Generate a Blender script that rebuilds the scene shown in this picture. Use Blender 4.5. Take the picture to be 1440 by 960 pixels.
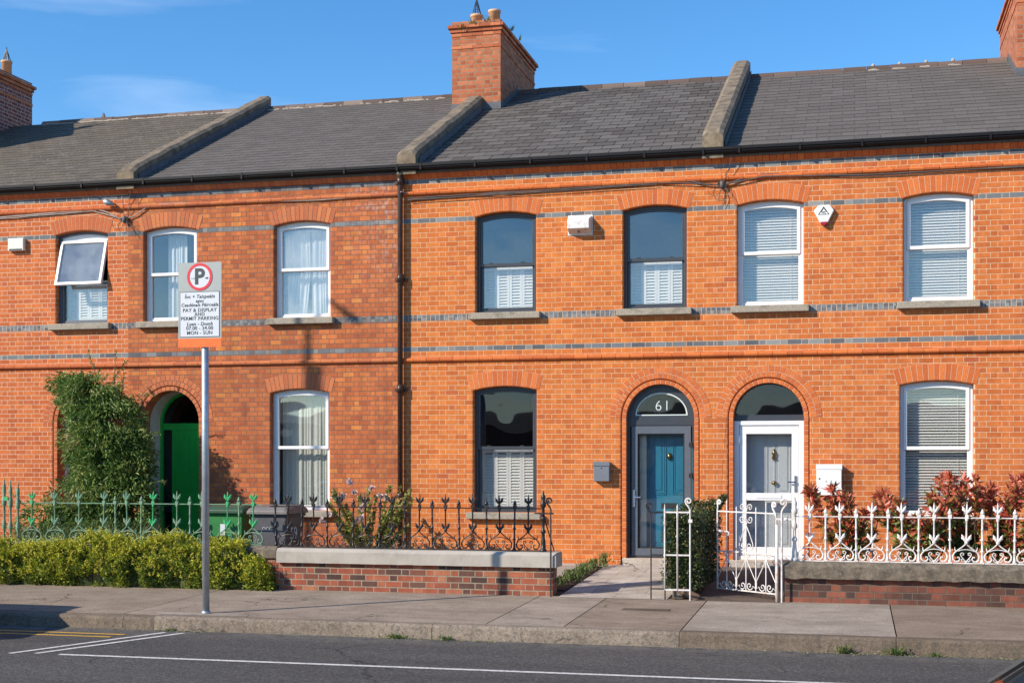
import bpy, bmesh, math, random
from mathutils import Vector, Matrix, noise
R = math.radians
S = bpy.context.scene
for o in list(bpy.data.objects): bpy.data.objects.remove(o)
C = S.collection

# ------------------------------------------------------------------ camera, sky, sun, exposure
cam_d = bpy.data.cameras.new('camera'); cam = bpy.data.objects.new('camera', cam_d); C.objects.link(cam)
cam.location = (0, -22.3, 1.9)
cam.rotation_euler = (R(90), 0, math.atan(480/1929))
cam_d.sensor_width = 36; cam_d.lens = 1929/1440*36; cam_d.shift_y = (644-480)/1440
cam_d.clip_start = .1; cam_d.clip_end = 3000
S.camera = cam
EL = R(30); AZ = math.atan2(-.76, -.65)          # bearing of the sun from +Y towards +X
sx, sy, sz = math.sin(AZ)*math.cos(EL), math.cos(AZ)*math.cos(EL), math.sin(EL)
sun_d = bpy.data.lights.new('sun', 'SUN'); sun = bpy.data.objects.new('sun', sun_d); C.objects.link(sun)
sun_d.energy = 4.6; sun_d.angle = R(.5); sun_d.color = (1, .89, .74)
sun.rotation_euler = Vector((sx, sy, sz)).to_track_quat('Z', 'Y').to_euler()
sun.location = (-30, -30, 30)
W = bpy.data.worlds.new('World'); S.world = W; W.use_nodes = True
nt = W.node_tree; nt.nodes.clear()
def wn(t, **k):
    n = nt.nodes.new(t)
    for a, b in k.items(): setattr(n, a, b)
    return n
sky = wn('ShaderNodeTexSky', sky_type='NISHITA', sun_disc=False, sun_elevation=EL, sun_rotation=AZ, air_density=1.0, dust_density=.1, ozone_density=4.5)
tc = wn('ShaderNodeTexCoord')
mp = wn('ShaderNodeMapping'); mp.inputs['Rotation'].default_value = (0, R(14), 0); mp.inputs['Scale'].default_value = (1.4, 2, 13)
ns = wn('ShaderNodeTexNoise'); ns.inputs['Scale'].default_value = 1.7; ns.inputs['Detail'].default_value = 7; ns.inputs['Roughness'].default_value = .55; ns.inputs['Distortion'].default_value = .5
rp = wn('ShaderNodeValToRGB'); rp.color_ramp.elements[0].position = .5; rp.color_ramp.elements[1].position = .85
rp.color_ramp.elements[1].color = (.22, .22, .22, 1)
hs = wn('ShaderNodeHueSaturation'); hs.inputs['Saturation'].default_value = 1.22
mx = wn('ShaderNodeMixRGB'); mx.inputs[2].default_value = (8, 8.6, 9.4, 1)
bg = wn('ShaderNodeBackground'); bg.inputs[1].default_value = .145
ou = wn('ShaderNodeOutputWorld')
L = nt.links.new
L(tc.outputs['Generated'], mp.inputs[0]); L(mp.outputs[0], ns.inputs[0]); L(ns.outputs[0], rp.inputs[0])
L(sky.outputs[0], hs.inputs['Color']); L(hs.outputs[0], mx.inputs[1]); L(rp.outputs[0], mx.inputs[0]); L(mx.outputs[0], bg.inputs[0]); L(bg.outputs[0], ou.inputs[0])
S.view_settings.view_transform = 'Standard'; S.view_settings.look = 'None'; S.view_settings.exposure = 0.47; S.view_settings.gamma = 1
S.render.resolution_x = 1024; S.render.resolution_y = 682

# ------------------------------------------------------------------ materials
class NB:
    def __init__(s, name):
        s.m = bpy.data.materials.new(name); s.m.use_nodes = True
        s.t = s.m.node_tree; s.t.nodes.clear()
        s.out = s.n('ShaderNodeOutputMaterial'); s.p = s.n('ShaderNodeBsdfPrincipled')
        s.l(s.p.outputs[0], s.out.inputs[0])
    def n(s, t, **k):
        n = s.t.nodes.new(t)
        for a, b in k.items(): setattr(n, a, b)
        return n
    def l(s, a, b): s.t.links.new(a, b)
    def put(s, sock, v):
        if hasattr(v, 'is_output') or isinstance(v, bpy.types.NodeSocket): s.l(v, sock)
        else: sock.default_value = v
    def math(s, op, a, b=0, c=0, clamp=False):
        n = s.n('ShaderNodeMath', operation=op, use_clamp=clamp)
        s.put(n.inputs[0], a); s.put(n.inputs[1], b); s.put(n.inputs[2], c); return n.outputs[0]
    def mix(s, f, a, b, mode='MIX'):
        n = s.n('ShaderNodeMixRGB', blend_type=mode); s.put(n.inputs[0], f)
        s.put(n.inputs[1], a if not isinstance(a, tuple) else (*a, 1)[:4]); s.put(n.inputs[2], b if not isinstance(b, tuple) else (*b, 1)[:4]); return n.outputs[0]
    def noise(s, scale, detail=4, vec=None, rough=.6, stretch=None):
        n = s.n('ShaderNodeTexNoise'); n.inputs['Scale'].default_value = scale; n.inputs['Detail'].default_value = detail; n.inputs['Roughness'].default_value = rough
        v = vec or s.pos()
        if stretch:
            m = s.n('ShaderNodeMapping'); m.inputs['Scale'].default_value = stretch; s.l(v, m.inputs[0]); v = m.outputs[0]
        s.l(v, n.inputs[0]); return n.outputs[0]
    def pos(s):
        if not hasattr(s, '_p'): s._p = s.n('ShaderNodeNewGeometry').outputs['Position']
        return s._p
    def ramp(s, f, stops, const=False):
        n = s.n('ShaderNodeValToRGB'); cr = n.color_ramp
        if const: cr.interpolation = 'CONSTANT'
        while len(cr.elements) < len(stops): cr.elements.new(.5)
        for e, (p, c) in zip(cr.elements, stops): e.position = p; e.color = (*c, 1) if len(c) == 3 else c
        s.put(n.inputs[0], f); return n.outputs[0]
    def step(s, f, a, b):
        n = s.n('ShaderNodeMapRange', clamp=True); s.put(n.inputs[0], f); n.inputs[1].default_value = a; n.inputs[2].default_value = b; return n.outputs[0]
    def attr(s, name='tone'):
        return s.n('ShaderNodeAttribute', attribute_name=name).outputs['Fac']
    def bump(s, h, strength=.4, dist=.01):
        n = s.n('ShaderNodeBump'); n.inputs['Strength'].default_value = strength; n.inputs['Distance'].default_value = dist
        s.put(n.inputs['Height'], h); s.l(n.outputs[0], s.p.inputs['Normal'])
    def fin(s, col, rough=.8, metal=0, spec=.4):
        s.put(s.p.inputs['Base Color'], col if not isinstance(col, tuple) else (*col, 1)[:4]); s.put(s.p.inputs['Roughness'], rough)
        s.put(s.p.inputs['Metallic'], metal); s.p.inputs['Specular IOR Level'].default_value = spec; return s.m

ORANGE = [(0, (.53, .143, .038)), (.25, (.595, .170, .042)), (.6, (.64, .193, .048)), (.94, (.68, .225, .058)), (.985, (.56, .15, .045)), (1, (.46, .12, .05))]
ORANGE_A = [(0, (.50, .125, .042)), (.4, (.58, .158, .050)), (.8, (.66, .195, .058)), (1, (.50, .125, .05))]
AGED = [(0, (.42, .115, .048)), (.15, (.50, .14, .052)), (.5, (.58, .17, .058)), (.9, (.65, .205, .066)), (.97, (.70, .26, .07)), (1, (.42, .115, .05))]
CHIM = [(0, (.36, .10, .045)), (.5, (.48, .15, .07)), (1, (.58, .21, .10))]
GREY = [(0, (.10, .11, .125)), (.3, (.15, .165, .18)), (.7, (.20, .22, .235)), (1, (.27, .28, .27))]

def brick_shade(b, val, stops, fine=True):
    c = b.ramp(val, stops)
    n1 = b.noise(9, 5); c = b.mix(.5, c, b.ramp(n1, [(.25, (.55, .5, .5)), (.7, (1.15, 1.12, 1.1))]), 'MULTIPLY')
    n2 = b.noise(85, 3); c = b.mix(.4, c, b.ramp(n2, [(.3, (.6, .58, .58)), (.7, (1.2, 1.2, 1.2))]), 'MULTIPLY')
    return c

def wall_mat(name, stops, mortar, P=.335, cH=.083, joint=.0048, soot=0., uoff=0., band=True, zoff=0., grey=GREY):
    b = NB(name); sp = b.n('ShaderNodeSeparateXYZ'); b.l(b.pos(), sp.inputs[0]); M = b.math
    # slight waviness of the laying
    wob = M('MULTIPLY', M('SUBTRACT', b.noise(2.3, 2), .5), .012)
    u = M('ADD', M('ADD', M('ADD', sp.outputs[0], sp.outputs[1]), uoff), wob)
    z = M('ADD', M('ADD', sp.outputs[2], zoff), M('MULTIPLY', M('SUBTRACT', b.noise(1.7, 2), .5), .006))
    up = M('GREATER_THAN', z, 4.285)
    zz = M('SUBTRACT', z, M('ADD', 3.7135, M('MULTIPLY', up, 5.8985-3.7135)))
    if not band: zz = z
    rz = M('DIVIDE', zz, cH); row = M('FLOOR', rz); fz = M('FRACT', rz)
    uu = M('ADD', M('DIVIDE', u, P), M('MULTIPLY', row, .5))
    cell = M('FLOOR', uu); fu = M('FRACT', uu); isH = M('GREATER_THAN', fu, .674)
    du = M('MULTIPLY', M('MINIMUM', M('MINIMUM', fu, M('ABSOLUTE', M('SUBTRACT', fu, .674))), M('SUBTRACT', 1, fu)), P)
    dz = M('MULTIPLY', M('MINIMUM', fz, M('SUBTRACT', 1, fz)), cH)
    cv = b.n('ShaderNodeCombineXYZ'); b.l(M('ADD', M('MULTIPLY', cell, 2), isH), cv.inputs[0]); b.l(row, cv.inputs[1])
    if band:
        inb = M('MULTIPLY', M('GREATER_THAN', z, 4.229), M('LESS_THAN', z, 4.341))
        ub = M('DIVIDE', u, .079); fb = M('FRACT', ub)
        dub = M('MULTIPLY', M('MINIMUM', fb, M('SUBTRACT', 1, fb)), .079)
        dzb = M('MINIMUM', M('SUBTRACT', z, 4.229), M('SUBTRACT', 4.341, z))
        def sel(a, c): return M('ADD', M('MULTIPLY', a, M('SUBTRACT', 1, inb)), M('MULTIPLY', c, inb))
        d = sel(M('MINIMUM', du, dz), M('MINIMUM', dub, dzb))
        b.l(M('MULTIPLY', M('FLOOR', ub), inb), cv.inputs[2])
    else: d = M('MINIMUM', du, dz)
    wnz = b.n('ShaderNodeTexWhiteNoise', noise_dimensions='3D'); b.l(cv.outputs[0], wnz.inputs[0])
    col = brick_shade(b, wnz.outputs[0], stops)
    if band:
        g8 = M('COMPARE', row, 8, .1); g0 = M('COMPARE', row, 0, .1)
        isg = M('MAXIMUM', M('MAXIMUM', g8, g0), inb, clamp=True)
        gc = b.ramp(wnz.outputs[0], grey); gc = b.mix(.5, gc, b.ramp(b.noise(60, 3), [(.3, (.6, .6, .6)), (.7, (1.3, 1.3, 1.3))]), 'MULTIPLY')
        col = b.mix(isg, col, gc)
    if soot:
        s1 = b.step(b.noise(.55, 5), .42, .68); s2 = b.step(b.noise(3.2, 5), .42, .7)
        sf = M('MULTIPLY', M('ADD', M('MULTIPLY', s1, .55), M('MULTIPLY', s2, .45)), soot)
        col = b.mix(sf, col, (.10, .055, .042))
        # pale bloom (efflorescence) close to the downpipe, high up
        e = M('MULTIPLY', M('MULTIPLY', b.step(sp.outputs[0], -8.7, -7.7), b.step(z, 4.3, 6.3)), b.step(b.noise(7, 5), .48, .68))
        col = b.mix(M('MULTIPLY', e, .6), col, (.62, .55, .50))
    edge = b.math('ADD', d, b.math('MULTIPLY', b.math('SUBTRACT', b.noise(60, 3), .5), .004))
    mk = b.step(edge, joint-.0012, joint+.0014)
    st = b.noise(3.0, 6, stretch=(1.6, 1.6, .22), rough=.7)
    col = b.mix(.55 if soot else .22, col, b.ramp(st, [(.30, (.55, .50, .47)), (.55, (1, 1, 1)), (.75, (1.12, 1.1, 1.08))]), 'MULTIPLY')
    col = b.mix(.5, col, b.ramp(b.noise(.9, 4), [(.3, (.84, .80, .78)), (.7, (1.12, 1.12, 1.1))]), 'MULTIPLY')
    mc = b.mix(.7, mortar, b.ramp(b.noise(14, 4), [(.3, (.6, .6, .6)), (.7, (1.2, 1.2, 1.2))]), 'MULTIPLY')
    col = b.mix(mk, mc, col)
    h = M('ADD', mk, M('MULTIPLY', b.noise(70, 4), .45))
    b.bump(h, .55, .006)
    return b.fin(col, .88, spec=.25)

def tone_mat(name, stops, rough=.85, bump=.4, nscale=60, spec=.25, extra=None, metal=0):
    b = NB(name); c = b.ramp(b.attr(), stops)
    c = b.mix(.55, c, b.ramp(b.noise(nscale, 4), [(.3, (.6, .6, .6)), (.7, (1.25, 1.25, 1.25))]), 'MULTIPLY')
    if extra: c = extra(b, c)
    b.bump(b.noise(nscale, 5), bump, .006)
    return b.fin(c, rough, metal, spec)

def flat_mat(name, col, rough=.5, metal=0, var=.15, nscale=12, bump=0, spec=.5, dirt=None):
    b = NB(name); n = b.noise(nscale, 5)
    c = b.mix(1, col, b.ramp(n, [(.25, (1-var,)*3), (.75, (1+var,)*3)]), 'MULTIPLY')
    if dirt: c = b.mix(b.math('MULTIPLY', b.step(b.noise(dirt[2], 6), .5, .72), dirt[1]), c, dirt[0])
    if bump: b.bump(b.noise(nscale*6, 5), bump, .004)
    return b.fin(c, rough, metal, spec)

M = {}
M['wall_a'] = wall_mat('brick pale pointed', ORANGE_A, (.64, .44, .30), joint=.0046, uoff=.07)
M['wall_b'] = wall_mat('brick aged sooty', AGED, (.20, .12, .085), P=.30, joint=.0052, soot=.36, uoff=.31)
M['wall_c'] = wall_mat('brick orange cleaned', ORANGE, (.68, .44, .27), joint=.0038, uoff=.18)
M['wall_d'] = wall_mat('brick orange', [(p, (c[0]*.97, c[1]*.96, c[2]*1.05)) for p, c in ORANGE], (.68, .46, .30), joint=.0038, uoff=.02)
M['wall_chim'] = wall_mat('brick chimney', CHIM, (.30, .22, .15), band=False, joint=.007)
M['wall_chim_a'] = wall_mat('brick chimney pointed', [(0, (.22, .06, .045)), (1, (.36, .11, .07))], (.50, .42, .38), band=False, joint=.007)
M['garden_brick'] = wall_mat('brick garden wall', [(0, (.08, .05, .045)), (.2, (.16, .08, .06)), (.4, (.30, .085, .05)), (.75, (.42, .12, .065)), (1, (.46, .20, .11))], (.30, .245, .18), band=False, joint=.0075, cH=.087, zoff=.02, P=.36, soot=.35)
M['garden_brick_dark'] = wall_mat('dark brick garden wall', [(0, (.07, .045, .04)), (.3, (.14, .065, .05)), (.6, (.24, .075, .05)), (1, (.33, .12, .075))], (.13, .105, .08), band=False, joint=.0065, cH=.087, zoff=.02, P=.36, soot=.5)
M['tone_a'] = tone_mat('arch brick pale', [(0, (.46, .12, .045)), (1, (.54, .15, .055))]); M['tone_c'] = tone_mat('arch brick orange', [(0, (.50, .122, .038)), (.5, (.575, .150, .043)), (1, (.65, .185, .052))])
M['tone_b'] = tone_mat('arch brick aged', [(0, (.44, .13, .06)), (.6, (.52, .165, .068)), (1, (.58, .195, .075))]); M['tone_d'] = M['tone_c']
M['tone_chim'] = tone_mat('chimney corbel brick', CHIM)
M['tone_loose'] = tone_mat('loose old brick', [(0, (.16, .11, .08)), (1, (.30, .17, .11))])
M['mortar_c'] = flat_mat('mortar light', (.60, .42, .28), .9, bump=.4); M['mortar_b'] = flat_mat('mortar dark', (.15, .10, .07), .9, bump=.4)
M['slate'] = tone_mat('slate', [(0, (.122, .107, .096)), (.5, (.133, .118, .106)), (1, (.146, .13, .117))], .75, .3, 30, .2)
M['slate_c'] = tone_mat('slate mottled', [(0, (.096, .084, .075)), (.5, (.122, .109, .098)), (1, (.150, .136, .123))], .75, .3, 30, .2)
def lichen(b, c):
    c = b.mix(b.math('MULTIPLY', b.step(b.noise(1.1, 5), .4, .65), .5), c, (.15, .12, .085))
    return b.mix(b.math('MULTIPLY', b.step(b.noise(24, 4), .62, .68), .8), c, (.42, .40, .34))
M['slate_a'] = tone_mat('slate with lichen', [(0, (.110, .092, .072)), (1, (.15, .128, .104))], .8, .5, 30, .25, lichen)
M['coping'] = flat_mat('weathered mortar coping', (.20, .155, .105), .95, var=.5, nscale=5, bump=.9, dirt=((.075, .06, .045), .85, 7))
M['ridge'] = tone_mat('ridge tile', [(0, (.09, .065, .055)), (.7, (.14, .10, .085)), (1, (.28, .22, .18))], .85)
M['ridge_mortar'] = flat_mat('ridge mortar', (.42, .37, .31), .9, bump=.6)
M['lead'] = flat_mat('lead', (.10, .11, .125), .7, var=.35, nscale=8)
M['sill'] = flat_mat('granite sill', (.33, .29, .23), .9, var=.35, nscale=45, bump=.7, dirt=((.12, .11, .08), .7, 6))
M['render_new'] = flat_mat('smooth cement coping', (.39, .355, .305), .85, var=.12, nscale=4, bump=.25, dirt=((.27, .24, .20), .6, 5))
M['render_old'] = flat_mat('rough old coping', (.13, .105, .078), .97, var=.55, nscale=9, bump=1.0, dirt=((.30, .25, .18), .5, 24))
M['black_metal'] = flat_mat('black painted iron', (.014, .012, .012), .42, var=.4, nscale=30, bump=.15, dirt=((.10, .05, .03), .35, 25))
M['white_metal'] = flat_mat('white painted iron', (.70, .67, .64), .5, var=.12, nscale=20, bump=.4, dirt=((.33, .20, .13), .55, 14))
M['rust_white'] = flat_mat('rusting white paint', (.68, .62, .57), .6, var=.1, nscale=20, bump=.3, dirt=((.34, .15, .07), .8, 9))
M['green_metal'] = flat_mat('weathered green iron', (.13, .26, .16), .6, var=.3, nscale=18, bump=.3, dirt=((.30, .27, .20), .8, 9))
M['green_fresh'] = flat_mat('fresh green iron', (.03, .36, .12), .45, var=.2, nscale=20, dirt=((.20, .30, .18), .6, 12))
M['gutter'] = flat_mat('black gutter', (.007, .007, .009), .55, var=.2, spec=.25); M['pipe'] = flat_mat('brown black downpipe', (.045, .025, .02), .4, var=.35, nscale=9, dirt=((.12, .06, .04), .5, 7))
M['upvc'] = flat_mat('white upvc', (.78, .78, .78), .3, var=.03, nscale=3); M['anthracite'] = flat_mat('dark grey frame', (.045, .05, .06), .35, var=.1)
M['grey_frame'] = flat_mat('mid grey frame', (.10, .115, .14), .35, var=.1)
M['blind'] = flat_mat('white blind', (.84, .82, .77), .5, var=.03); M['curtain'] = flat_mat('net curtain', (.62, .63, .56), .9, var=.06)
M['net'] = flat_mat('pale net curtain', (.66, .69, .68), .9, var=.05)
M['room'] = flat_mat('room plaster', (.13, .14, .16), .9); M['room_floor'] = flat_mat('room floor', (.10, .07, .05), .7)
M['teal'] = flat_mat('teal door paint', (.035, .26, .40), .35, var=.08); M['green_door'] = flat_mat('green door paint', (.02, .52, .075), .3, var=.08)
M['pale_door'] = flat_mat('grey white door paint', (.66, .68, .70), .35, var=.05)
M['brass'] = flat_mat('brass', (.45, .30, .12), .3, metal=1); M['steel'] = flat_mat('chrome', (.6, .6, .62), .25, metal=1)
M['galv'] = flat_mat('galvanised steel', (.42, .45, .48), .42, var=.2, nscale=9, metal=.65); M['white_box'] = flat_mat('white box', (.80, .80, .79), .35, var=.03)
M['cream_box'] = flat_mat('cream plastic box', (.72, .69, .60), .4, var=.06); M['grey_box'] = flat_mat('grey box', (.16, .175, .20), .4, var=.06)
M['stained_box'] = flat_mat('stained white box', (.74, .72, .70), .5, var=.05, dirt=((.30, .24, .20), .6, 10))
M['red_lens'] = flat_mat('red lens', (.32, .012, .03), .25); M['black'] = flat_mat('black rubber', (.012, .012, .013), .5)
M['cable'] = flat_mat('cable', (.10, .085, .08), .6, var=.4, nscale=5); M['cable_pale'] = flat_mat('pale cable', (.36, .31, .28), .6, var=.3, nscale=5)
M['pot'] = flat_mat('clay pot', (.62, .36, .19), .8, var=.25, nscale=8); M['bin_green'] = flat_mat('green bin', (.035, .20, .055), .45, var=.12)
M['bin_lid_green'] = flat_mat('dark green lid', (.035, .08, .045), .4); M['bin_grey'] = flat_mat('charcoal bin', (.09, .09, .10), .5, var=.15); M['bin_lid'] = flat_mat('grey lid', (.17, .155, .145), .45, var=.2)
M['sign_grey'] = flat_mat('sign grey', (.33, .36, .35), .5, var=.03); M['sign_white'] = flat_mat('sign white', (.58, .61, .65), .45, var=.02)
M['sign_red'] = flat_mat('sign red', (.62, .02, .035), .45); M['sign_ink'] = flat_mat('sign ink', (.035, .045, .05), .6); M['sign_orange'] = flat_mat('sign orange', (.85, .14, .012), .45); M['sign_pale_ink'] = flat_mat('faded ink', (.40, .43, .45), .6)
M['frost'] = flat_mat('etched white', (.60, .68, .66), .6, var=.02)
M['stone_wall'] = flat_mat('white rendered stone', (.60, .60, .58), .8, var=.15, bump=.4)
M['soil'] = flat_mat('soil', (.055, .032, .022), .95, var=.5, nscale=14, bump=1)
M['bark'] = flat_mat('bark', (.09, .065, .045), .9, var=.3); M['petal'] = flat_mat('petal', (.75, .62, .58), .7, var=.1); M['red_cloth'] = flat_mat('red plastic', (.75, .02, .02), .45)
def glass_mat(name, tint, refl):
    b = NB(name); b.t.nodes.remove(b.p)
    tr = b.n('ShaderNodeBsdfTransparent'); tr.inputs[0].default_value = (*tint, 1); gl = b.n('ShaderNodeBsdfGlossy'); gl.inputs['Roughness'].default_value = .015
    fr = b.n('ShaderNodeLayerWeight'); fr.inputs[0].default_value = .5
    bm = b.n('ShaderNodeBump'); bm.inputs['Strength'].default_value = .10; bm.inputs['Distance'].default_value = .05; b.l(b.noise(1.5, 1), bm.inputs['Height']); b.l(bm.outputs[0], gl.inputs['Normal'])
    mxs = b.n('ShaderNodeMixShader'); b.l(b.math('ADD', b.math('MULTIPLY', b.math('POWER', fr.outputs[1], 5), .8), refl, clamp=True), mxs.inputs[0]); b.l(tr.outputs[0], mxs.inputs[1]); b.l(gl.outputs[0], mxs.inputs[2]); b.l(mxs.outputs[0], b.out.inputs[0])
    return b.m
M['glass'] = glass_mat('window glass', (.94, .95, .95), .12); M['glass_dark'] = glass_mat('dim glass', (.62, .66, .72), .05)
def steamed():
    b = NB('steamed glass'); b.t.nodes.remove(b.p)
    tr = b.n('ShaderNodeBsdfTransparent'); gl = b.n('ShaderNodeBsdfGlossy'); gl.inputs['Roughness'].default_value = .02; df = b.n('ShaderNodeBsdfDiffuse'); df.inputs[0].default_value = (.55, .60, .60, 1)
    m1 = b.n('ShaderNodeMixShader'); b.l(b.math('MULTIPLY', b.step(b.noise(1.6, 3), .3, .75), .34), m1.inputs[0]); b.l(tr.outputs[0], m1.inputs[1]); b.l(df.outputs[0], m1.inputs[2])
    m2 = b.n('ShaderNodeMixShader'); m2.inputs[0].default_value = .16; b.l(m1.outputs[0], m2.inputs[1]); b.l(gl.outputs[0], m2.inputs[2]); b.l(m2.outputs[0], b.out.inputs[0]); return b.m
M['glass_steam'] = steamed()
def leaf_mat(name, stops, trans=.25, rough=.5):
    b = NB(name); c = b.ramp(b.attr(), stops); b.fin(c, rough, spec=.35)
    t = b.n('ShaderNodeBsdfTranslucent'); b.l(c, t.inputs[0]); m = b.n('ShaderNodeMixShader'); m.inputs[0].default_value = trans
    b.l(b.p.outputs[0], m.inputs[1]); b.l(t.outputs[0], m.inputs[2]); b.l(m.outputs[0], b.out.inputs[0]); return b.m
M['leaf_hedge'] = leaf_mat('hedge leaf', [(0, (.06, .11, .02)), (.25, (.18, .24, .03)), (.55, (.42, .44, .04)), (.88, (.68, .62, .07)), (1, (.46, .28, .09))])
M['leaf_shrub'] = leaf_mat('shrub leaf', [(0, (.04, .085, .02)), (.45, (.13, .22, .045)), (.8, (.27, .34, .09)), (1, (.42, .32, .15))])
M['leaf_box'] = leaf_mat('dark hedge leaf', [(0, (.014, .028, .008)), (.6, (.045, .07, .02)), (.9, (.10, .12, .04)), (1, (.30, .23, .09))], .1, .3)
M['leaf_rose'] = leaf_mat('rose leaf', [(0, (.09, .15, .03)), (.5, (.28, .34, .07)), (.8, (.42, .30, .10)), (1, (.52, .28, .13))])
M['leaf_red'] = leaf_mat('photinia leaf', [(0, (.06, .11, .025)), (.33, (.17, .22, .05)), (.46, (.32, .14, .05)), (.7, (.48, .085, .055)), (1, (.62, .24, .14))], .2, .35)
M['leaf_grass'] = leaf_mat('grass blade', [(0, (.05, .09, .02)), (.7, (.13, .20, .05)), (1, (.30, .26, .12))])

def ground_mat(name, base, kind):
    b = NB(name)
    if kind == 'road':
        c = b.ramp(b.noise(44, 5, rough=.85), [(.34, (.030, .029, .028)), (.5, (.070, .067, .064)), (.60, (.135, .13, .122)), (.70, (.30, .29, .265))])
        c = b.mix(.8, c, b.ramp(b.noise(19, 5, rough=.8), [(.36, (.62, .62, .62)), (.64, (1.45, 1.44, 1.42))]), 'MULTIPLY')
        c = b.mix(.75, c, b.ramp(b.noise(.9, 6, stretch=(.35, 1.6, 1)), [(.3, (.72, .72, .73)), (.7, (1.25, 1.23, 1.2))]), 'MULTIPLY')
        c = b.mix(b.math('MULTIPLY', b.step(b.noise(9, 5), .64, .72), .35), c, (.16, .15, .14))
        c = b.mix(b.math('MULTIPLY', b.step(b.noise(33, 2), .70, .73), .8), c, (.27, .26, .24))
        vo = b.n('ShaderNodeTexVoronoi', feature='DISTANCE_TO_EDGE'); vo.inputs['Scale'].default_value = .55
        nv = b.n('ShaderNodeTexNoise'); nv.inputs['Scale'].default_value = 3; nv.inputs['Detail'].default_value = 5; b.l(b.pos(), nv.inputs[0]); va = b.n('ShaderNodeMixRGB'); va.inputs[0].default_value = .25; b.l(b.pos(), va.inputs[1]); b.l(nv.outputs[1], va.inputs[2]); b.l(va.outputs[0], vo.inputs[0])
        crk = b.math('MULTIPLY', b.math('LESS_THAN', vo.outputs[0], .006), b.step(b.noise(.5, 3), .5, .56)); c = b.mix(b.math('MULTIPLY', crk, .8), c, (.018, .018, .018))
        sp = b.n('ShaderNodeSeparateXYZ'); b.l(b.pos(), sp.inputs[0])
        dust = b.math('MULTIPLY', b.step(sp.outputs[1], -7.5, -6.93), b.step(b.noise(5, 5), .35, .7)); c = b.mix(b.math('MULTIPLY', dust, .6), c, (.25, .22, .18))
        b.bump(b.noise(150, 3), .8, .008); return b.fin(c, .85, spec=.3)
    t = b.attr(); c = b.ramp(t, base)
    c = b.mix(.7, c, b.ramp(b.noise(1.3, 6), [(.3, (.74, .72, .70)), (.7, (1.2, 1.2, 1.2))]), 'MULTIPLY')
    c = b.mix(.8, c, b.ramp(b.noise(55, 4, rough=.8), [(.34, (.55, .54, .53)), (.66, (1.45, 1.45, 1.45))]), 'MULTIPLY')
    c = b.mix(.6, c, b.ramp(b.noise(4, 5, stretch=(.5, 1, 1)), [(.35, (.78, .77, .75)), (.65, (1.18, 1.18, 1.18))]), 'MULTIPLY')
    c = b.mix(b.math('MULTIPLY', b.step(b.noise(6, 6), .58, .70), .35), c, (.10, .085, .07))
    if kind == 'kerb':
        c = b.mix(b.math('MULTIPLY', b.step(b.noise(26, 5), .5, .62), .55), c, (.085, .075, .06))
    sp2 = b.step(b.noise(11, 3), .70, .74); c = b.mix(b.math('MULTIPLY', sp2, .6), c, (.07, .06, .05))
    vo = b.n('ShaderNodeTexVoronoi', feature='DISTANCE_TO_EDGE'); vo.inputs['Scale'].default_value = .8; va = b.n('ShaderNodeMixRGB'); va.inputs[0].default_value = .3; nv = b.n('ShaderNodeTexNoise'); nv.inputs['Scale'].default_value = 3; nv.inputs['Detail'].default_value = 5; b.l(b.pos(), nv.inputs[0]); b.l(b.pos(), va.inputs[1]); b.l(nv.outputs[1], va.inputs[2]); b.l(va.outputs[0], vo.inputs[0])
    crk = b.math('MULTIPLY', b.math('LESS_THAN', vo.outputs[0], .006), b.step(b.noise(.7, 3), .52, .58)); c = b.mix(b.math('MULTIPLY', crk, .7), c, (.05, .042, .035))
    b.bump(b.noise(90, 5), .7, .006); return b.fin(c, .92, spec=.2)
M['road'] = ground_mat('asphalt', None, 'road')
M['pave'] = ground_mat('concrete pavement', [(0, (.235, .18, .135)), (.5, (.28, .225, .175)), (1, (.33, .285, .235))], 'pave')
M['kerb'] = ground_mat('concrete kerb', [(0, (.15, .115, .085)), (.5, (.19, .15, .115)), (1, (.26, .215, .17))], 'kerb')
M['paver'] = ground_mat('pale paver', [(0, (.42, .37, .32)), (1, (.52, .47, .42))], 'pave')
M['tarpath'] = ground_mat('brown path', [(0, (.115, .088, .07)), (1, (.13, .10, .08))], 'pave')
M['gravel'] = flat_mat('pale gravel', (.34, .30, .26), .95, var=.5, nscale=60, bump=1); M['grassbase'] = flat_mat('far ground', (.10, .10, .08), .95, var=.3, nscale=1)
def paint_mat(name, col):
    b = NB(name); c = b.mix(b.math('MULTIPLY', b.step(b.noise(30, 6, rough=.75), .48, .66), .8), col, (.13, .125, .12)); b.bump(b.noise(150, 3), .5, .006); return b.fin(c, .75, spec=.2)
M['paint_white'] = paint_mat('road paint white', (.68, .66, .62)); M['paint_yellow'] = paint_mat('road paint yellow', (.62, .36, .06))
M['car_paint'] = flat_mat('brick-reflection red car paint', (.32, .07, .03), .2, var=.02); M['car_glass'] = flat_mat('car glass', (.02, .022, .025), .03, spec=1.0)  # copper red base colour painted in for warm brick reflected on the car

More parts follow.
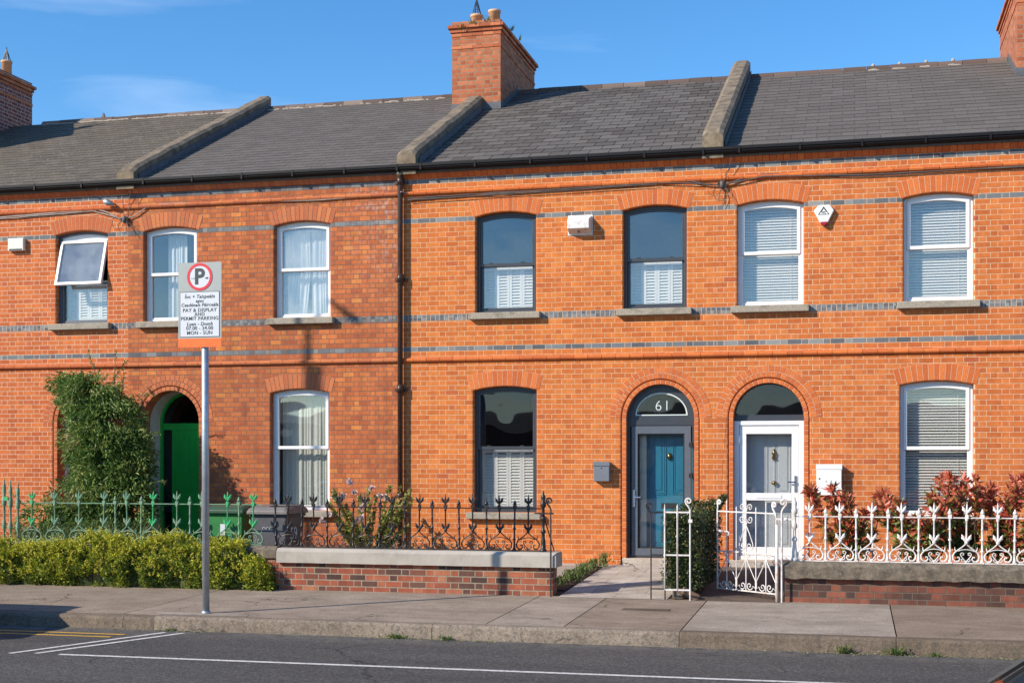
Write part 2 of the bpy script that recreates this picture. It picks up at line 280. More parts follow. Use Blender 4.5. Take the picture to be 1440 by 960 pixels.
# ------------------------------------------------------------------ mesh helpers
rnd = random.Random(7)
class MB:
    def __init__(s): s.v = []; s.f = []; s.t = []; s.sm = []
    def add(s, vs, fs, tone=None, smooth=False):
        b = len(s.v); s.v += [tuple(v) for v in vs]; tn = rnd.random() if tone is None else tone
        for f in fs: s.f.append([b+i for i in f]); s.t.append(tn); s.sm.append(smooth)
    def box(s, x0, x1, y0, y1, z0, z1, tone=None, mat=None):
        v = [Vector((x, y, z)) for x in (x0, x1) for y in (y0, y1) for z in (z0, z1)]
        if mat is not None: v = [mat @ p for p in v]
        s.add(v, [(0, 1, 3, 2), (4, 6, 7, 5), (0, 4, 5, 1), (2, 3, 7, 6), (0, 2, 6, 4), (1, 5, 7, 3)], tone)
    def tube(s, pts, r, n=6, tone=None, close=True):
        pts = [Vector(p) for p in pts]; k = len(pts); rs = r if isinstance(r, (list, tuple)) else [r]*k
        vs = []; prev = None
        for i, p in enumerate(pts):
            d = (pts[min(i+1, k-1)]-pts[max(i-1, 0)])
            d = d.normalized() if d.length > 1e-9 else Vector((0, 0, 1))
            if prev is None: a = d.orthogonal().normalized()
            else: a = (prev-d*prev.dot(d)); a = a.normalized() if a.length > 1e-6 else d.orthogonal().normalized()
            prev = a; c = d.cross(a)
            for j in range(n): q = 2*math.pi*j/n; vs.append(p+(a*math.cos(q)+c*math.sin(q))*rs[i])
        fs = [(i*n+j, i*n+(j+1) % n, (i+1)*n+(j+1) % n, (i+1)*n+j) for i in range(k-1) for j in range(n)]
        if close: fs += [tuple(range(n-1, -1, -1)), tuple((k-1)*n+j for j in range(n))]
        s.add(vs, fs, tone, n > 6)
    def lathe(s, prof, c, n=10, tone=None, smooth=True):
        vs = [(c[0]+r*math.cos(2*math.pi*j/n), c[1]+r*math.sin(2*math.pi*j/n), c[2]+z) for r, z in prof for j in range(n)]
        k = len(prof); fs = [(i*n+j, i*n+(j+1) % n, (i+1)*n+(j+1) % n, (i+1)*n+j) for i in range(k-1) for j in range(n)]
        fs += [tuple(range(n-1, -1, -1)), tuple((k-1)*n+j for j in range(n))]; s.add(vs, fs, tone, smooth)
    def prism(s, poly, y0, y1, tone=None):                      # poly in (x,z), extruded along y
        n = len(poly); vs = [(x, y0, z) for x, z in poly]+[(x, y1, z) for x, z in poly]
        s.add(vs, [tuple(range(n)), tuple(range(2*n-1, n-1, -1))]+[(i, i+n, (i+1) % n+n, (i+1) % n) for i in range(n)], tone)
    def prism_x(s, poly, x0, x1, tone=None):                    # poly in (y,z), extruded along x
        n = len(poly); vs = [(x0, y, z) for y, z in poly]+[(x1, y, z) for y, z in poly]
        s.add(vs, [tuple(range(n-1, -1, -1)), tuple(range(n, 2*n))]+[(i, (i+1) % n, (i+1) % n+n, i+n) for i in range(n)], tone)
    def ring(s, o1, o2, y0, y1, tone=None):                     # frame between two outlines of equal length
        n = len(o1); vs = [(x, y0, z) for x, z in o1]+[(x, y0, z) for x, z in o2]+[(x, y1, z) for x, z in o1]+[(x, y1, z) for x, z in o2]; fs = []
        for i in range(n):
            j = (i+1) % n; fs += [(i, j, n+j, n+i), (2*n+i, 3*n+i, 3*n+j, 2*n+j), (n+i, n+j, 3*n+j, 3*n+i), (i, 2*n+i, 2*n+j, j)]
        s.add(vs, fs, tone)
    def build(s, name, mat, parent=None, bevel=0, label=None):
        me = bpy.data.meshes.new(name); me.from_pydata(s.v, [], s.f); me.materials.append(mat)
        a = me.attributes.new('tone', 'FLOAT', 'FACE'); a.data.foreach_set('value', s.t)
        me.polygons.foreach_set('use_smooth', s.sm); me.update()
        bm = bmesh.new(); bm.from_mesh(me); bmesh.ops.recalc_face_normals(bm, faces=bm.faces) if len(s.f) < 20000 and not getattr(s, 'open', False) else None; bm.to_mesh(me); bm.free()
        o = bpy.data.objects.new(name, me); C.objects.link(o)
        if bevel:
            m = o.modifiers.new('bevel', 'BEVEL'); m.width = bevel; m.segments = 2; m.limit_method = 'ANGLE'; m.angle_limit = R(40)
        adopt(o, parent)
        if label: o['label'] = label
        return o
def adopt(o, parent):
    if parent is None: return
    o.parent = parent
    if parent.type == 'EMPTY' and parent.parent is None: o.matrix_parent_inverse = Matrix.Translation(-parent.location)
def thing(name, loc, label, cat, group=None):
    o = bpy.data.objects.new(name, None); C.objects.link(o); o.location = loc; o.empty_display_size = .2; return tag(o, label, cat, group)
def tag(o, label, cat, group=None, kind=None):
    o['label'] = label; o['category'] = cat
    if group: o['group'] = group
    if kind: o['kind'] = kind
    return o
def struct(o): o['kind'] = 'structure'; return o
def text_mesh(txt, size, name, mat, x, y, z, parent=None, shear=0, ext=.0015, align='CENTER', bold=0., sp=1., wide=1.):
    c = bpy.data.curves.new(name, 'FONT'); c.body = txt; c.size = size; c.align_x = align; c.align_y = 'CENTER'; c.extrude = ext; c.shear = shear; c.offset = bold; c.space_character = sp
    o = bpy.data.objects.new('tmp', c); C.objects.link(o); me = bpy.data.meshes.new_from_object(o); bpy.data.objects.remove(o)
    me.transform(Matrix.Translation((x, y, z)) @ Matrix.Rotation(R(90), 4, 'X') @ Matrix.Diagonal((wide, 1, 1, 1)))
    me.materials.clear(); me.materials.append(mat); o = bpy.data.objects.new(name, me); C.objects.link(o); adopt(o, parent); return o

# outline of an opening with a flat, segmental or round head; d insets it
def outline(cx, w, zb, zt, rise, d=0, n=16):
    h = w/2; r = (h*h+rise*rise)/(2*rise); cz = zt-r; hi = h-d; ri = r-d
    a = math.acos(max(-1, min(1, hi/ri)))
    pts = [(cx-hi, zb+d), (cx+hi, zb+d)]
    return pts+[(cx+ri*math.cos(q), cz+ri*math.sin(q)) for q in [a+(math.pi-2*a)*i/n for i in range(n+1)]]

# ------------------------------------------------------------------ setting: ground, road, pavement
def gz(y): return .0+.15*(y+3.8)/3.8                      # garden level rises to the house
m = MB(); m.box(-400, 400, -400, 900, -.6, -.30); struct(m.build('ground', M['grassbase']))
m = MB(); m.box(-120, 120, -17.5, -6.92, -.29, -.22, .5); struct(m.build('road', M['road']))
m = MB(); m.box(-120, 120, -26, -17.5, -.29, -.07, .4); struct(m.build('far_pavement', M['pave']))
m = MB()
jx = [-60, -30, -21, -16.5, -12.4, -8.9, -4.2, -3.26, -1.9, .46, 3.1, 7, 12, 30, 60]
tn = [.5, .5, .4, .35, .45, .62, .8, .28, .95, .12, .22, .4, .3, .4]
for i in range(len(jx)-1):
    a, b_ = jx[i]+.008, jx[i+1]-.008
    v = []
    nx = max(2, int((b_-a)/.6)); 
    m.add([(a, -6.72, -.05), (b_, -6.72, -.05), (b_, -3.76, 0.0), (a, -3.76, 0.0), (a, -6.72, -.2), (b_, -6.72, -.2), (b_, -3.76, -.2), (a, -3.76, -.2)],
          [(0, 1, 2, 3), (0, 4, 5, 1), (1, 5, 6, 2), (2, 6, 7, 3), (3, 7, 4, 0)], tn[i])
struct(m.build('pavement', M['pave']))
m = MB(); m.box(-60, 60, -6.84, -3.7, -.29, -.075, .05); struct(m.build('pavement_bed', M['soil']))
# kerb: long concrete blocks with worn edges
m = MB(); x = -40
while x < 40:
    ln = rnd.uniform(1.8, 4.0); 
    if x < -8.4 < x+ln: ln = -8.4-x
    if x < -1.9 < x+ln: ln = -1.9-x
    if x < .45 < x+ln: ln = .45-x
    if ln < .05: x += ln; continue
    drop = .02 if x < -8.5 else 0
    tone = .9 if -8.6 < x < -1.95 else (.15 if x >= -1.95 else .45)
    nseg = max(3, int(ln/.05)); vs = []; 
    for k in range(nseg+1):
        xx = x+.003+(ln-.006)*k/nseg; w = noise.noise(Vector((xx*5, 3, 0)))*.012+noise.noise(Vector((xx*19, 7, 0)))*.007
        ch = .022+abs(noise.noise(Vector((xx*7, 1, 5))))*.03
        vs += [(xx, -6.72, -.049-drop*.3), (xx, -6.86+w, -.052-drop+w*.3), (xx, -6.885-ch*.2+w, -.055-ch-drop), (xx, -6.91+w*.4, -.235)]
    fs = [(k*4+j, k*4+j+1, k*4+5+j, k*4+4+j) for k in range(nseg) for j in range(3)]+[(0, 1, 2, 3), (nseg*4+3, nseg*4+2, nseg*4+1, nseg*4)]
    m.add(vs, fs, min(1, max(0, tone+rnd.uniform(-.12, .12)))); x += ln
m.open = True
struct(m.build('kerb', M['kerb']))
# painted markings
def strip(m, p, q, w, z=-.216, n=40):
    p, q = Vector((*p, z)), Vector((*q, z)); d = (q-p).normalized(); s_ = Vector((-d.y, d.x, 0))*w/2; vs = []
    for k in range(n+1):
        c = p.lerp(q, k/n); j = .006*rnd.uniform(-1, 1); vs += [c+s_*(1+j*8), c-s_*(1-j*8)]
    m.add(vs, [(2*k, 2*k+1, 2*k+3, 2*k+2) for k in range(n)], .5); m.open = True
m = MB(); strip(m, (-8.33, -9.09), (8, -8.98), .085, n=200); strip(m, (-8.9, -9.15), (-8.13, -7.12), .075); strip(m, (-8.62, -9.09), (-7.88, -7.12), .075, z=-.2155)
struct(m.build('parking_bay_line', M['paint_white']))
m = MB(); strip(m, (-30, -7.42), (-8.5, -7.42), .08, n=120); strip(m, (-30, -7.66), (-8.55, -7.66), .08, n=120); struct(m.build('double_yellow_line', M['paint_yellow']))
m = MB(); m.open = True; PC = [(-7.86+(.55+.22*noise.noise(Vector((math.cos(a)*2, math.sin(a)*2, 0))))*math.cos(a)*1.25, -6.58+(.15+.06*noise.noise(Vector((math.cos(a)*2, math.sin(a)*2, 3))))*math.sin(a)) for a in [i*math.pi/16 for i in range(32)]]
PC = [(x, max(y, -6.71)) for x, y in PC]; m.add([(x, y, -.05+.05*(y+6.72)/2.96+.003) for x, y in PC], [tuple(range(32))], 1.0); struct(m.build('mortar_patch', M['pave']))
m = MB(); m.box(-2.85, -2.25, -5.1, -4.9, -.06, -.015, 0); tag(m.build('drain_cover', M['tarpath']), 'small rectangular metal cover set in the pavement outside the paved path', 'drain cover')
# gardens
def ramp_sheet(name, mat, x0, x1, tones=None, y0=-3.76, y1=.0, lift=0., cell=None):
    m = MB(); m.open = True
    if cell:
        y = y0; k = 0
        while y < y1-.01:
            ye = min(y+cell[1], y1); x = x0-(k % 2)*cell[0]/2
            while x < x1:
                a, b_ = max(x, x0)+.003, min(x+cell[0], x1)-.003
                if b_-a > .03: m.add([(a, y+.003, gz(y)+lift), (b_, y+.003, gz(y)+lift), (b_, ye-.003, gz(ye)+lift), (a, ye-.003, gz(ye)+lift)], [(0, 1, 2, 3)])
                x += cell[0]
            y = ye; k += 1
    else: m.add([(x0, y0, gz(y0)+lift), (x1, y0, gz(y0)+lift), (x1, y1, gz(y1)+lift), (x0, y1, gz(y1)+lift)], [(0, 1, 2, 3)], .5)
    return struct(m.build(name, mat))
ramp_sheet('garden_soil', M['soil'], -30, -3.96, y1=.04)
ramp_sheet('garden_soil', M['soil'], -.92, 14, y1=.04)
ramp_sheet('path_bed', M['soil'], -3.96, -.92, y1=.04, lift=-.004)
ramp_sheet('paved_path', M['paver'], -3.93, -2.42, y1=-.0, lift=.006, cell=(.75, .5), y0=-3.9)
ramp_sheet('side_path', M['tarpath'], -2.05, -.92, y1=.0, lift=.004, y0=-3.9)
ramp_sheet('gravel_bed', M['gravel'], -6.6, -4.35, y0=-3.3, y1=-.15, lift=.010)
ramp_sheet('wall_foot_path', M['paver'], -7.4, -3.9, y0=-.42, y1=.0, lift=.014, cell=(.6, .5))

# ------------------------------------------------------------------ houses
FT = 6.78
EAVE_Y, EAVE_Z, RY, RZ = -.13, 6.83, 5.7, 9.56
def rz(y): return EAVE_Z+(y-EAVE_Y)*(RZ-EAVE_Z)/(RY-EAVE_Y)
def facade(parent, x0, x1, mat, holes):
    cu = bpy.data.curves.new('f', 'CURVE'); cu.dimensions = '2D'; cu.fill_mode = 'BOTH'; cu.extrude = .15
    def spl(pts):
        s = cu.splines.new('POLY'); s.points.add(len(pts)-1); s.use_cyclic_u = True
        for p, (x, z) in zip(s.points, pts): p.co = (x, z, 0, 1)
    spl([(x0, 0.0), (x1, 0.0), (x1, FT), (x0, FT)])
    for h in holes: spl(h)
    o = bpy.data.objects.new('t', cu); C.objects.link(o); me = bpy.data.meshes.new_from_object(o); bpy.data.objects.remove(o)
    me.transform(Matrix.Translation((0, .15, 0)) @ Matrix.Rotation(R(90), 4, 'X'))
    bm = bmesh.new(); bm.from_mesh(me); bmesh.ops.remove_doubles(bm, verts=bm.verts, dist=.0005)
    bmesh.ops.recalc_face_normals(bm, faces=bm.faces)
    es = []
    for e in bm.edges:
        if all(abs(v.co.y) < 1e-4 for v in e.verts) and len(e.link_faces) == 2:
            n0, n1 = e.link_faces[0].normal, e.link_faces[1].normal
            mid = (e.verts[0].co+e.verts[1].co)/2
            if abs(n0.dot(n1)) < .3 and x0+.01 < mid.x < x1-.01 and .05 < mid.z < FT-.05: es.append(e)
    bmesh.ops.bevel(bm, geom=es, offset=.028, segments=3, affect='EDGES', profile=.5)
    bm.to_mesh(me); bm.free(); me.materials.clear(); me.materials.append(mat)
    o = bpy.data.objects.new('wall', me); C.objects.link(o); adopt(o, parent); return o

def voussoirs(m, mm, cx, w, zt, rise, depth, y0, y1, bw=.082, over=.075, courses=1):
    h = w/2; r = (h*h+rise*rise)/(2*rise); cz = zt-r; a = math.acos(min(1, h/r))
    if courses == 1: a -= over/(r+depth*.5)
    r0 = r-.004; tot = math.pi-2*a; n = max(3, round(tot*(r+depth*.4)/bw)); g = .0045
    for c in range(courses):
        ra = r0+c*depth/courses+(g if c else 0); rb = r0+(c+1)*depth/courses-g*.5
        for i in range(-1 if c % 2 else 0, n):
            o = .5 if c % 2 else 0
            q0 = a+tot*(i+o)/n; q1 = a+tot*(i+1+o)/n
            if c % 2 and i == n-1: q1 = a+tot
            if i == -1: q0 = a
            e0 = g/ra; e1 = g/rb
            bn = .028 if c == 0 else .004
            pr = [(ra, y1), (ra, y0+bn), (ra+bn*.13, y0+bn*.55), (ra+bn*.45, y0+bn*.16), (ra+bn, y0), (rb, y0), (rb, y1)]
            k = len(pr); A = [(q0+(e0 if rr < (ra+rb)/2 else e1), q1-(e0 if rr < (ra+rb)/2 else e1)) for rr, yy in pr]
            m.add([(cx+rr*math.cos(a_[0]), yy, cz+rr*math.sin(a_[0])) for (rr, yy), a_ in zip(pr, A)]+[(cx+rr*math.cos(a_[1]), yy, cz+rr*math.sin(a_[1])) for (rr, yy), a_ in zip(pr, A)],
                  [tuple(range(k)), tuple(range(2*k-1, k-1, -1))]+[(j, (j+1) % k, (j+1) % k+k, j+k) for j in range(k)])
    N = 24; o1 = [(cx+(r0+.02)*math.cos(a+tot*i/N), cz+(r0+.02)*math.sin(a+tot*i/N)) for i in range(N+1)]; o2 = [(cx+(r0+depth)*math.cos(a+tot*i/N), cz+(r0+depth)*math.sin(a+tot*i/N)) for i in range(N+1)]
    for i in range(N): mm.prism([o1[i], o2[i], o2[i+1], o1[i+1]], -.0025, .012, .5)

def moulding(parent, name, x0, x1, poly, mat, ln=.232):
    m = MB(); x = x0
    while x < x1-.02:
        e = min(x+ln, x1); m.prism_x(poly, x+.003, e-.003 if e < x1 else e); x = e
    return m.build(name, mat, parent)

def window(parent, cx, w, zb, zt, rise, style, sill=True, mid=None):
    gx = {'c': M['anthracite'], 'd': M['upvc'], 'b': M['upvc'], 'a': M['grey_frame'], 's': M['upvc']}[style[0]]
    m = MB(); o0 = outline(cx, w+.004, zb-.002, zt+.002, rise); o1 = outline(cx, w, zb, zt, rise, .05)
    m.ring(o0, o1, .115, .20); fr = m.build('window', gx, parent, bevel=.006)
    h = w/2; r = (h*h+rise*rise)/(2*rise)
    def frame(name, z0, top, d, y0, y1, th=.045, mat=gx):
        mm = MB()
        if top: a = outline(cx, w-.1, z0, zt-.05, rise*.85); b_ = outline(cx, w-.1, z0, zt-.05, rise*.85, th)
        else: a = [(cx-h+.05, z0), (cx+h-.05, z0), (cx+h-.05, mid), (cx-h+.05, mid)]; b_ = [(cx-h+.05+th, z0+th), (cx+h-.05-th, z0+th), (cx+h-.05-th, mid-th*.8), (cx-h+.05+th, mid-th*.8)]
        mm.ring(a, b_, y0, y1); return mm.build(name, mat, fr, bevel=.005), b_
    def pane(poly, y, mat='glass'):
        mm = MB(); mm.prism(poly, y, y+.004, .5); mm.build('pane', M[mat], fr)
    gl = 'glass_dark' if style == 'cg' else ('glass_steam' if style == 'bs' else 'glass')
    if style != 'a':
        dk = style[0] == 'c'
        _, p = frame('upper_sash', mid-.02, True, 0, .10 if not dk else .125, .165, .055 if not dk else .04); pane(p, .14, gl)
        _, p = frame('lower_sash', zb+.05, False, 0, .13 if not dk else .165, .20, .032 if not dk else .045); pane(p, .175, gl if style != 'cg' else 'glass')
        if dk:
            mm = MB(); mm.box(cx-h+.05, cx+h-.05, .118, .16, mid-.035, mid+.02)
            for s_ in (-.55, .5): mm.box(cx+s_*h-.03, cx+s_*h+.03, .112, .16, mid+.02, mid+.035)
            mm.build('meeting_rail', gx, fr, bevel=.004)
    else:
        _, p = frame('lower_sash', zb+.05, False, 0, .13, .20, .03); pane(p, .175)
        # top-hung sash standing open
        q = R(-16); piv = Vector((cx, .12, zt-.17)); T = Matrix.Translation(piv) @ Matrix.Rotation(q, 4, 'X')
        mm = MB(); hh = .86
        for bx in [(-h+.05, -h+.1, -hh, 0), (h-.1, h-.05, -hh, 0), (-h+.1, h-.1, -.05, 0), (-h+.1, h-.1, -hh, -hh+.05)]: mm.box(bx[0], bx[1], -.03, .03, bx[2], bx[3], None, T)
        mm.build('upper_sash', M['upvc'], fr, bevel=.005)
        mm = MB(); mm.box(-h+.1, h-.1, -.002, .002, -hh+.05, -.05, None, T); mm.build('pane', M['glass_steam'], fr)
        mm = MB(); mm.box(cx-h+.05, cx+h-.05, .13, .2, mid-.03, mid+.03); mm.build('transom', gx, fr)
        mm = MB(); mm.prism([(cx-h+.04, zt-.2), (cx+h-.04, zt-.2)]+outline(cx, w-.08, zb, zt-.03, rise*.85)[2:], .14, .18); mm.build('head_panel', M['upvc'], fr)
    if sill:
        mm = MB(); mm.box(cx-h-.10, cx+h+.09, -.115, .12, zb-.115, zb-.003); s_ = mm.build('sill', M['sill'], fr, bevel=.012)
    # what hangs inside
    yi = .27
    if style in ('c', 'cg', 'a'):
        mm = MB(); t = mid-.03; x0, x1 = cx-h+.08, cx+h-.08; n = 4; pw = (x1-x0)/n
        for k in range(n):
            a, b_ = x0+k*pw, x0+(k+1)*pw; mm.box(a+.002, a+.042, yi, yi+.03, zb+.06, t); mm.box(b_-.042, b_-.002, yi, yi+.03, zb+.06, t)
            mm.box(a+.042, b_-.042, yi, yi+.03, zb+.06, zb+.12); mm.box(a+.042, b_-.042, yi, yi+.03, t-.06, t)
            z = zb+.15
            while z < t-.07:
                mm.box(a+.04, b_-.04, -.03, .03, -.004, .004, None, Matrix.Translation((0, yi+.015, z)) @ Matrix.Rotation(R(52), 4, 'X')); z += .05
        mm.build('shutter', M['blind'], fr)
    if style[0] == 'd':
        mm = MB(); z = zb+.08; x0, x1 = cx-h+.07, cx+h-.07
        while z < zt-rise-.02:
            mm.box(x0, x1, -.023, .023, -.0015, .0015, None, Matrix.Translation((0, yi, z+rnd.uniform(-.001, .001))) @ Matrix.Rotation(R(50 if zb > 3 else 42), 4, 'X')); z += .044
        for s_ in (-.6, .6): mm.box(cx+s_*h-.002, cx+s_*h+.002, yi-.025, yi-.023, zb+.08, zt-.1)
        mm.box(x0, x1, yi-.03, yi+.03, zt-rise-.02, zt-rise+.03); mm.build('blind', M['blind'], fr)
    if style[0] in 'bs':
        mm = MB(); mm.open = True
        segs = {'b': [(-.42, .46)], 'bn': [(-.2, .16), (.3, .48)], 'bs': [(-.46, .0), (.05, .46)]}[style if style in ('b', 'bn', 'bs') else 'b']
        for a, b_ in segs:
            n = 90; ph = rnd.uniform(0, 6); vs = []; sp = a
            for k in range(n+1):
                uu = a+(b_-a)*k/n; fold = math.sin(uu*95+ph+2*math.sin(uu*23))*.5+math.sin(uu*41+ph)*.4
                sw = .0 if style != 'bs' else (.10 if a < -.2 else -.02)
                for i, zz in enumerate((zb+.03, zb+(zt-zb)*.25, zb+(zt-zb)*.5, zt-.1)): vs.append((cx+uu*w+sw*(i-1.0)*(1 if i < 3 else .2)*.4, yi+.06+fold*.022*(1.25-.2*i), zz))
            mm.add(vs, [(k*4+i, k*4+4+i, k*4+5+i, k*4+1+i) for k in range(n) for i in range(3)], .5, True)
        mm.build('curtain', M['curtain' if zb < 3 else 'net'], fr)
    return fr

def slates(parent, x0, x1, mat, w=.30, e=.26, jit=.012, drop=0.):
    m = MB(); L_ = math.hypot(RY-EAVE_Y, RZ-EAVE_Z); d = Vector((0, RY-EAVE_Y, RZ-EAVE_Z)).normalized(); nrm = Vector((0, -d.z, d.y))
    rows = int(L_/e)+1
    for k in range(rows):
        a = k*e-.03; b_ = min((k+1)*e+.05, L_+.02); x = x0-(w/2 if k % 2 else 0)
        while x < x1:
            xa, xb = max(x, x0)+jit*.3, min(x+w, x1)-jit*.3; x += w
            if xb-xa < .02: continue
            j = rnd.uniform(-1, 1)*jit*.6; t0 = .016+rnd.uniform(0, jit*.22); t1 = .004
            o = Vector((0, EAVE_Y, EAVE_Z))
            P = [o+d*(a+j)+nrm*t0, o+d*b_+nrm*t1]; Q = [o+d*(a+j)+nrm*(t0-.008), o+d*b_+nrm*(t1-.008)]
            m.add([(xa, P[0].y, P[0].z), (xb, P[0].y, P[0].z), (xb, P[1].y, P[1].z), (xa, P[1].y, P[1].z), (xa, Q[0].y, Q[0].z), (xb, Q[0].y, Q[0].z), (xb, Q[1].y, Q[1].z), (xa, Q[1].y, Q[1].z)],
                  [(0, 1, 2, 3), (0, 4, 5, 1), (1, 5, 6, 2), (3, 2, 6, 7), (0, 3, 7, 4), (4, 7, 6, 5)])
    m.prism_x([(EAVE_Y+.02, EAVE_Z-.02), (RY, RZ-.015), (RY+6, 6.7), (RY+5.9, 6.6), (RY, RZ-.12), (EAVE_Y+.02, EAVE_Z-.1)], x0, x1, .3)
    return m.build('roof', mat, parent)
def ridge(parent, x0, x1, seg=.45, blobs=(), crust=False, pale=False):
    m = MB(); x = x0
    while x < x1-.03:
        e = min(x+seg, x1); n = 8; lift = rnd.uniform(-.006, .006)
        vs = [(xx, RY+.125*math.cos(math.pi*j/n), RZ-.055+.125*math.sin(math.pi*j/n)+lift) for xx in (x+.004, e-.004) for j in range(n+1)]
        m.add(vs, [(j, j+1, j+n+2, j+n+1) for j in range(n)]+[tuple(range(n+1)), tuple(range(2*n+1, n, -1))]); x = e
    rd = m.build('ridge_tile_row', M['ridge'], parent)
    m = MB()
    def blob(x, r, sz=1):
        k_ = rnd.uniform(1, 2.8); z = RZ-.04+rnd.uniform(-.008, .012); m.tube([(x-r*k_, RY-.115, z), (x-r*k_*.4, RY-.12, z+.004), (x+r*k_*.5, RY-.12, z-.004), (x+r*k_, RY-.115, z)], [.004, .014, .016, .004], 6)
    for bx in blobs: 
        for k in range(5): blob(bx+rnd.uniform(-.06, .09), rnd.uniform(.02, .05)); 
        m.lathe([(.03, 0), (.035, .03), (.015, .055)], (bx+.03, RY-.03, RZ+.055), 6, smooth=False)
        m.build('ridge_mortar', M['ridge_mortar'], rd); m = MB()
    if crust or pale:
        x = x0
        while x < x1: 
            if rnd.random() < (.5 if crust else .9): blob(x, rnd.uniform(.02, .05), 1)
            x += .07
    if m.v: m.build('ridge_mortar', M['ridge_mortar'], rd)
def parapet(parent, xc, w=.34, y1=5.75, hgt=.30, name='party_coping'):
    m = MB(); n = 40; vs = []
    for k in range(n+1):
        y = -.16+(y1+.16)*k/n; b_ = rz(max(y, EAVE_Y)); jl = noise.noise(Vector((xc, y*3, 0)))*.018
        t = b_+hgt+jl
        if k == 0: t -= .05
        vs += [(xc-w/2+jl*.5, y, b_-.12), (xc-w/2+.005, y, t-.05), (xc-w/2+.07, y, t), (xc+w/2-.07, y, t+jl*.3), (xc+w/2-.005, y, t-.05+jl*.4), (xc+w/2+jl*.5, y, b_-.12)]
    fs = [(k*6+j, k*6+j+1, k*6+7+j, k*6+6+j) for k in range(n) for j in range(5)]+[(0, 1, 2, 3, 4, 5), tuple(n*6+j for j in (5, 4, 3, 2, 1, 0))]
    m.add(vs, fs, .5); p = m.build(name, M['coping'], parent)
    m = MB()
    for s_ in (1, -1):
        xa = xc+s_*(w/2+.012); m.prism_x([(.0, rz(0)), (.0, rz(0)+.13), (y1-.1, rz(y1-.1)+.13), (y1-.1, rz(y1-.1))], min(xa, xa+s_*.012), max(xa, xa+s_*.012))
    m.build('flashing', M['lead'], p)
    return p
def chimney(parent, x0, x1, y0, y1, top, mat='wall_chim', tmat='tone_chim', pots=(), cap='std'):
    m = MB(); m.box(x0, x1, y0, y1, rz(y0)-.2, top-.22); m.box(x0+.0, x1-.0, y0+.0, y1-.0, top-.0801, top); ch = m.build('chimney', M[mat], parent)
    m = MB()
    def course(z0, z1, o):
        x = x0-o
        while x < x1+o-.01:
            e = min(x+.22, x1+o); m.box(x+.002, e-.002, y0-o, y0-o+.1, z0+.002, z1-.002); m.box(x+.002, e-.002, y1+o-.1, y1+o, z0+.002, z1-.002); x = e
        y = y0-o+.1
        while y < y1+o-.11:
            e = min(y+.22, y1+o-.1); m.box(x0-o, x0-o+.1, y+.002, e-.002, z0+.002, z1-.002); m.box(x1+o-.1, x1+o, y+.002, e-.002, z0+.002, z1-.002); y = e
    course(top-.22, top-.145, .035); course(top-.145, top-.08, .075); course(top-.30, top-.24, .012); course(top-.55, top-.49, .012)
    m.box(x0+.05, x1-.05, y0+.05, y1-.05, top-.22, top-.08)
    m.build('corbel_course', M[tmat], ch)
    for (px, py, hh, cage) in pots:
        m = MB(); z = top-.02; m.lathe([(.115, 0), (.115, hh-.05), (.13, hh-.045), (.13, hh), (.10, hh), (.09, hh-.2)], (px, py, z), 16); pt = m.build('chimney_pot', M['pot'], ch)
        if cage:
            m = MB(); z += hh; ap = (px, py, z+cage)
            for k in range(8):
                a = k*math.pi/4; m.tube([(px+.1*math.cos(a), py+.1*math.sin(a), z-.01), ap], .008, 4)
            for q in (.3, .6):
                m.tube([(px+.1*(1-q)*math.cos(a*math.pi/6), py+.1*(1-q)*math.sin(a*math.pi/6), z+cage*q) for a in range(13)], .004, 4)
            m.tube([ap, (px, py, z+cage+.06)], [.012, .004], 5); m.build('wire_guard', M['black_metal'], ch)
    m = MB()
    m.prism_x([(y0-.02, rz(y0)-.05), (y0-.02, rz(y0)+.15), (y0-.005, rz(y0)+.15), (y0-.005, rz(y0)-.05)], x0-.01, x1+.01)
    for k in range(12):
        y = y0+k*.2
        if y > min(y1, RY)-.1: break
        for xa in (x0-.012, x1): m.box(xa, xa+.012, y, y+.2, rz(y)-.03, rz(y)+.17)
    m.build('chimney_flashing', M['lead'], ch)
    return ch

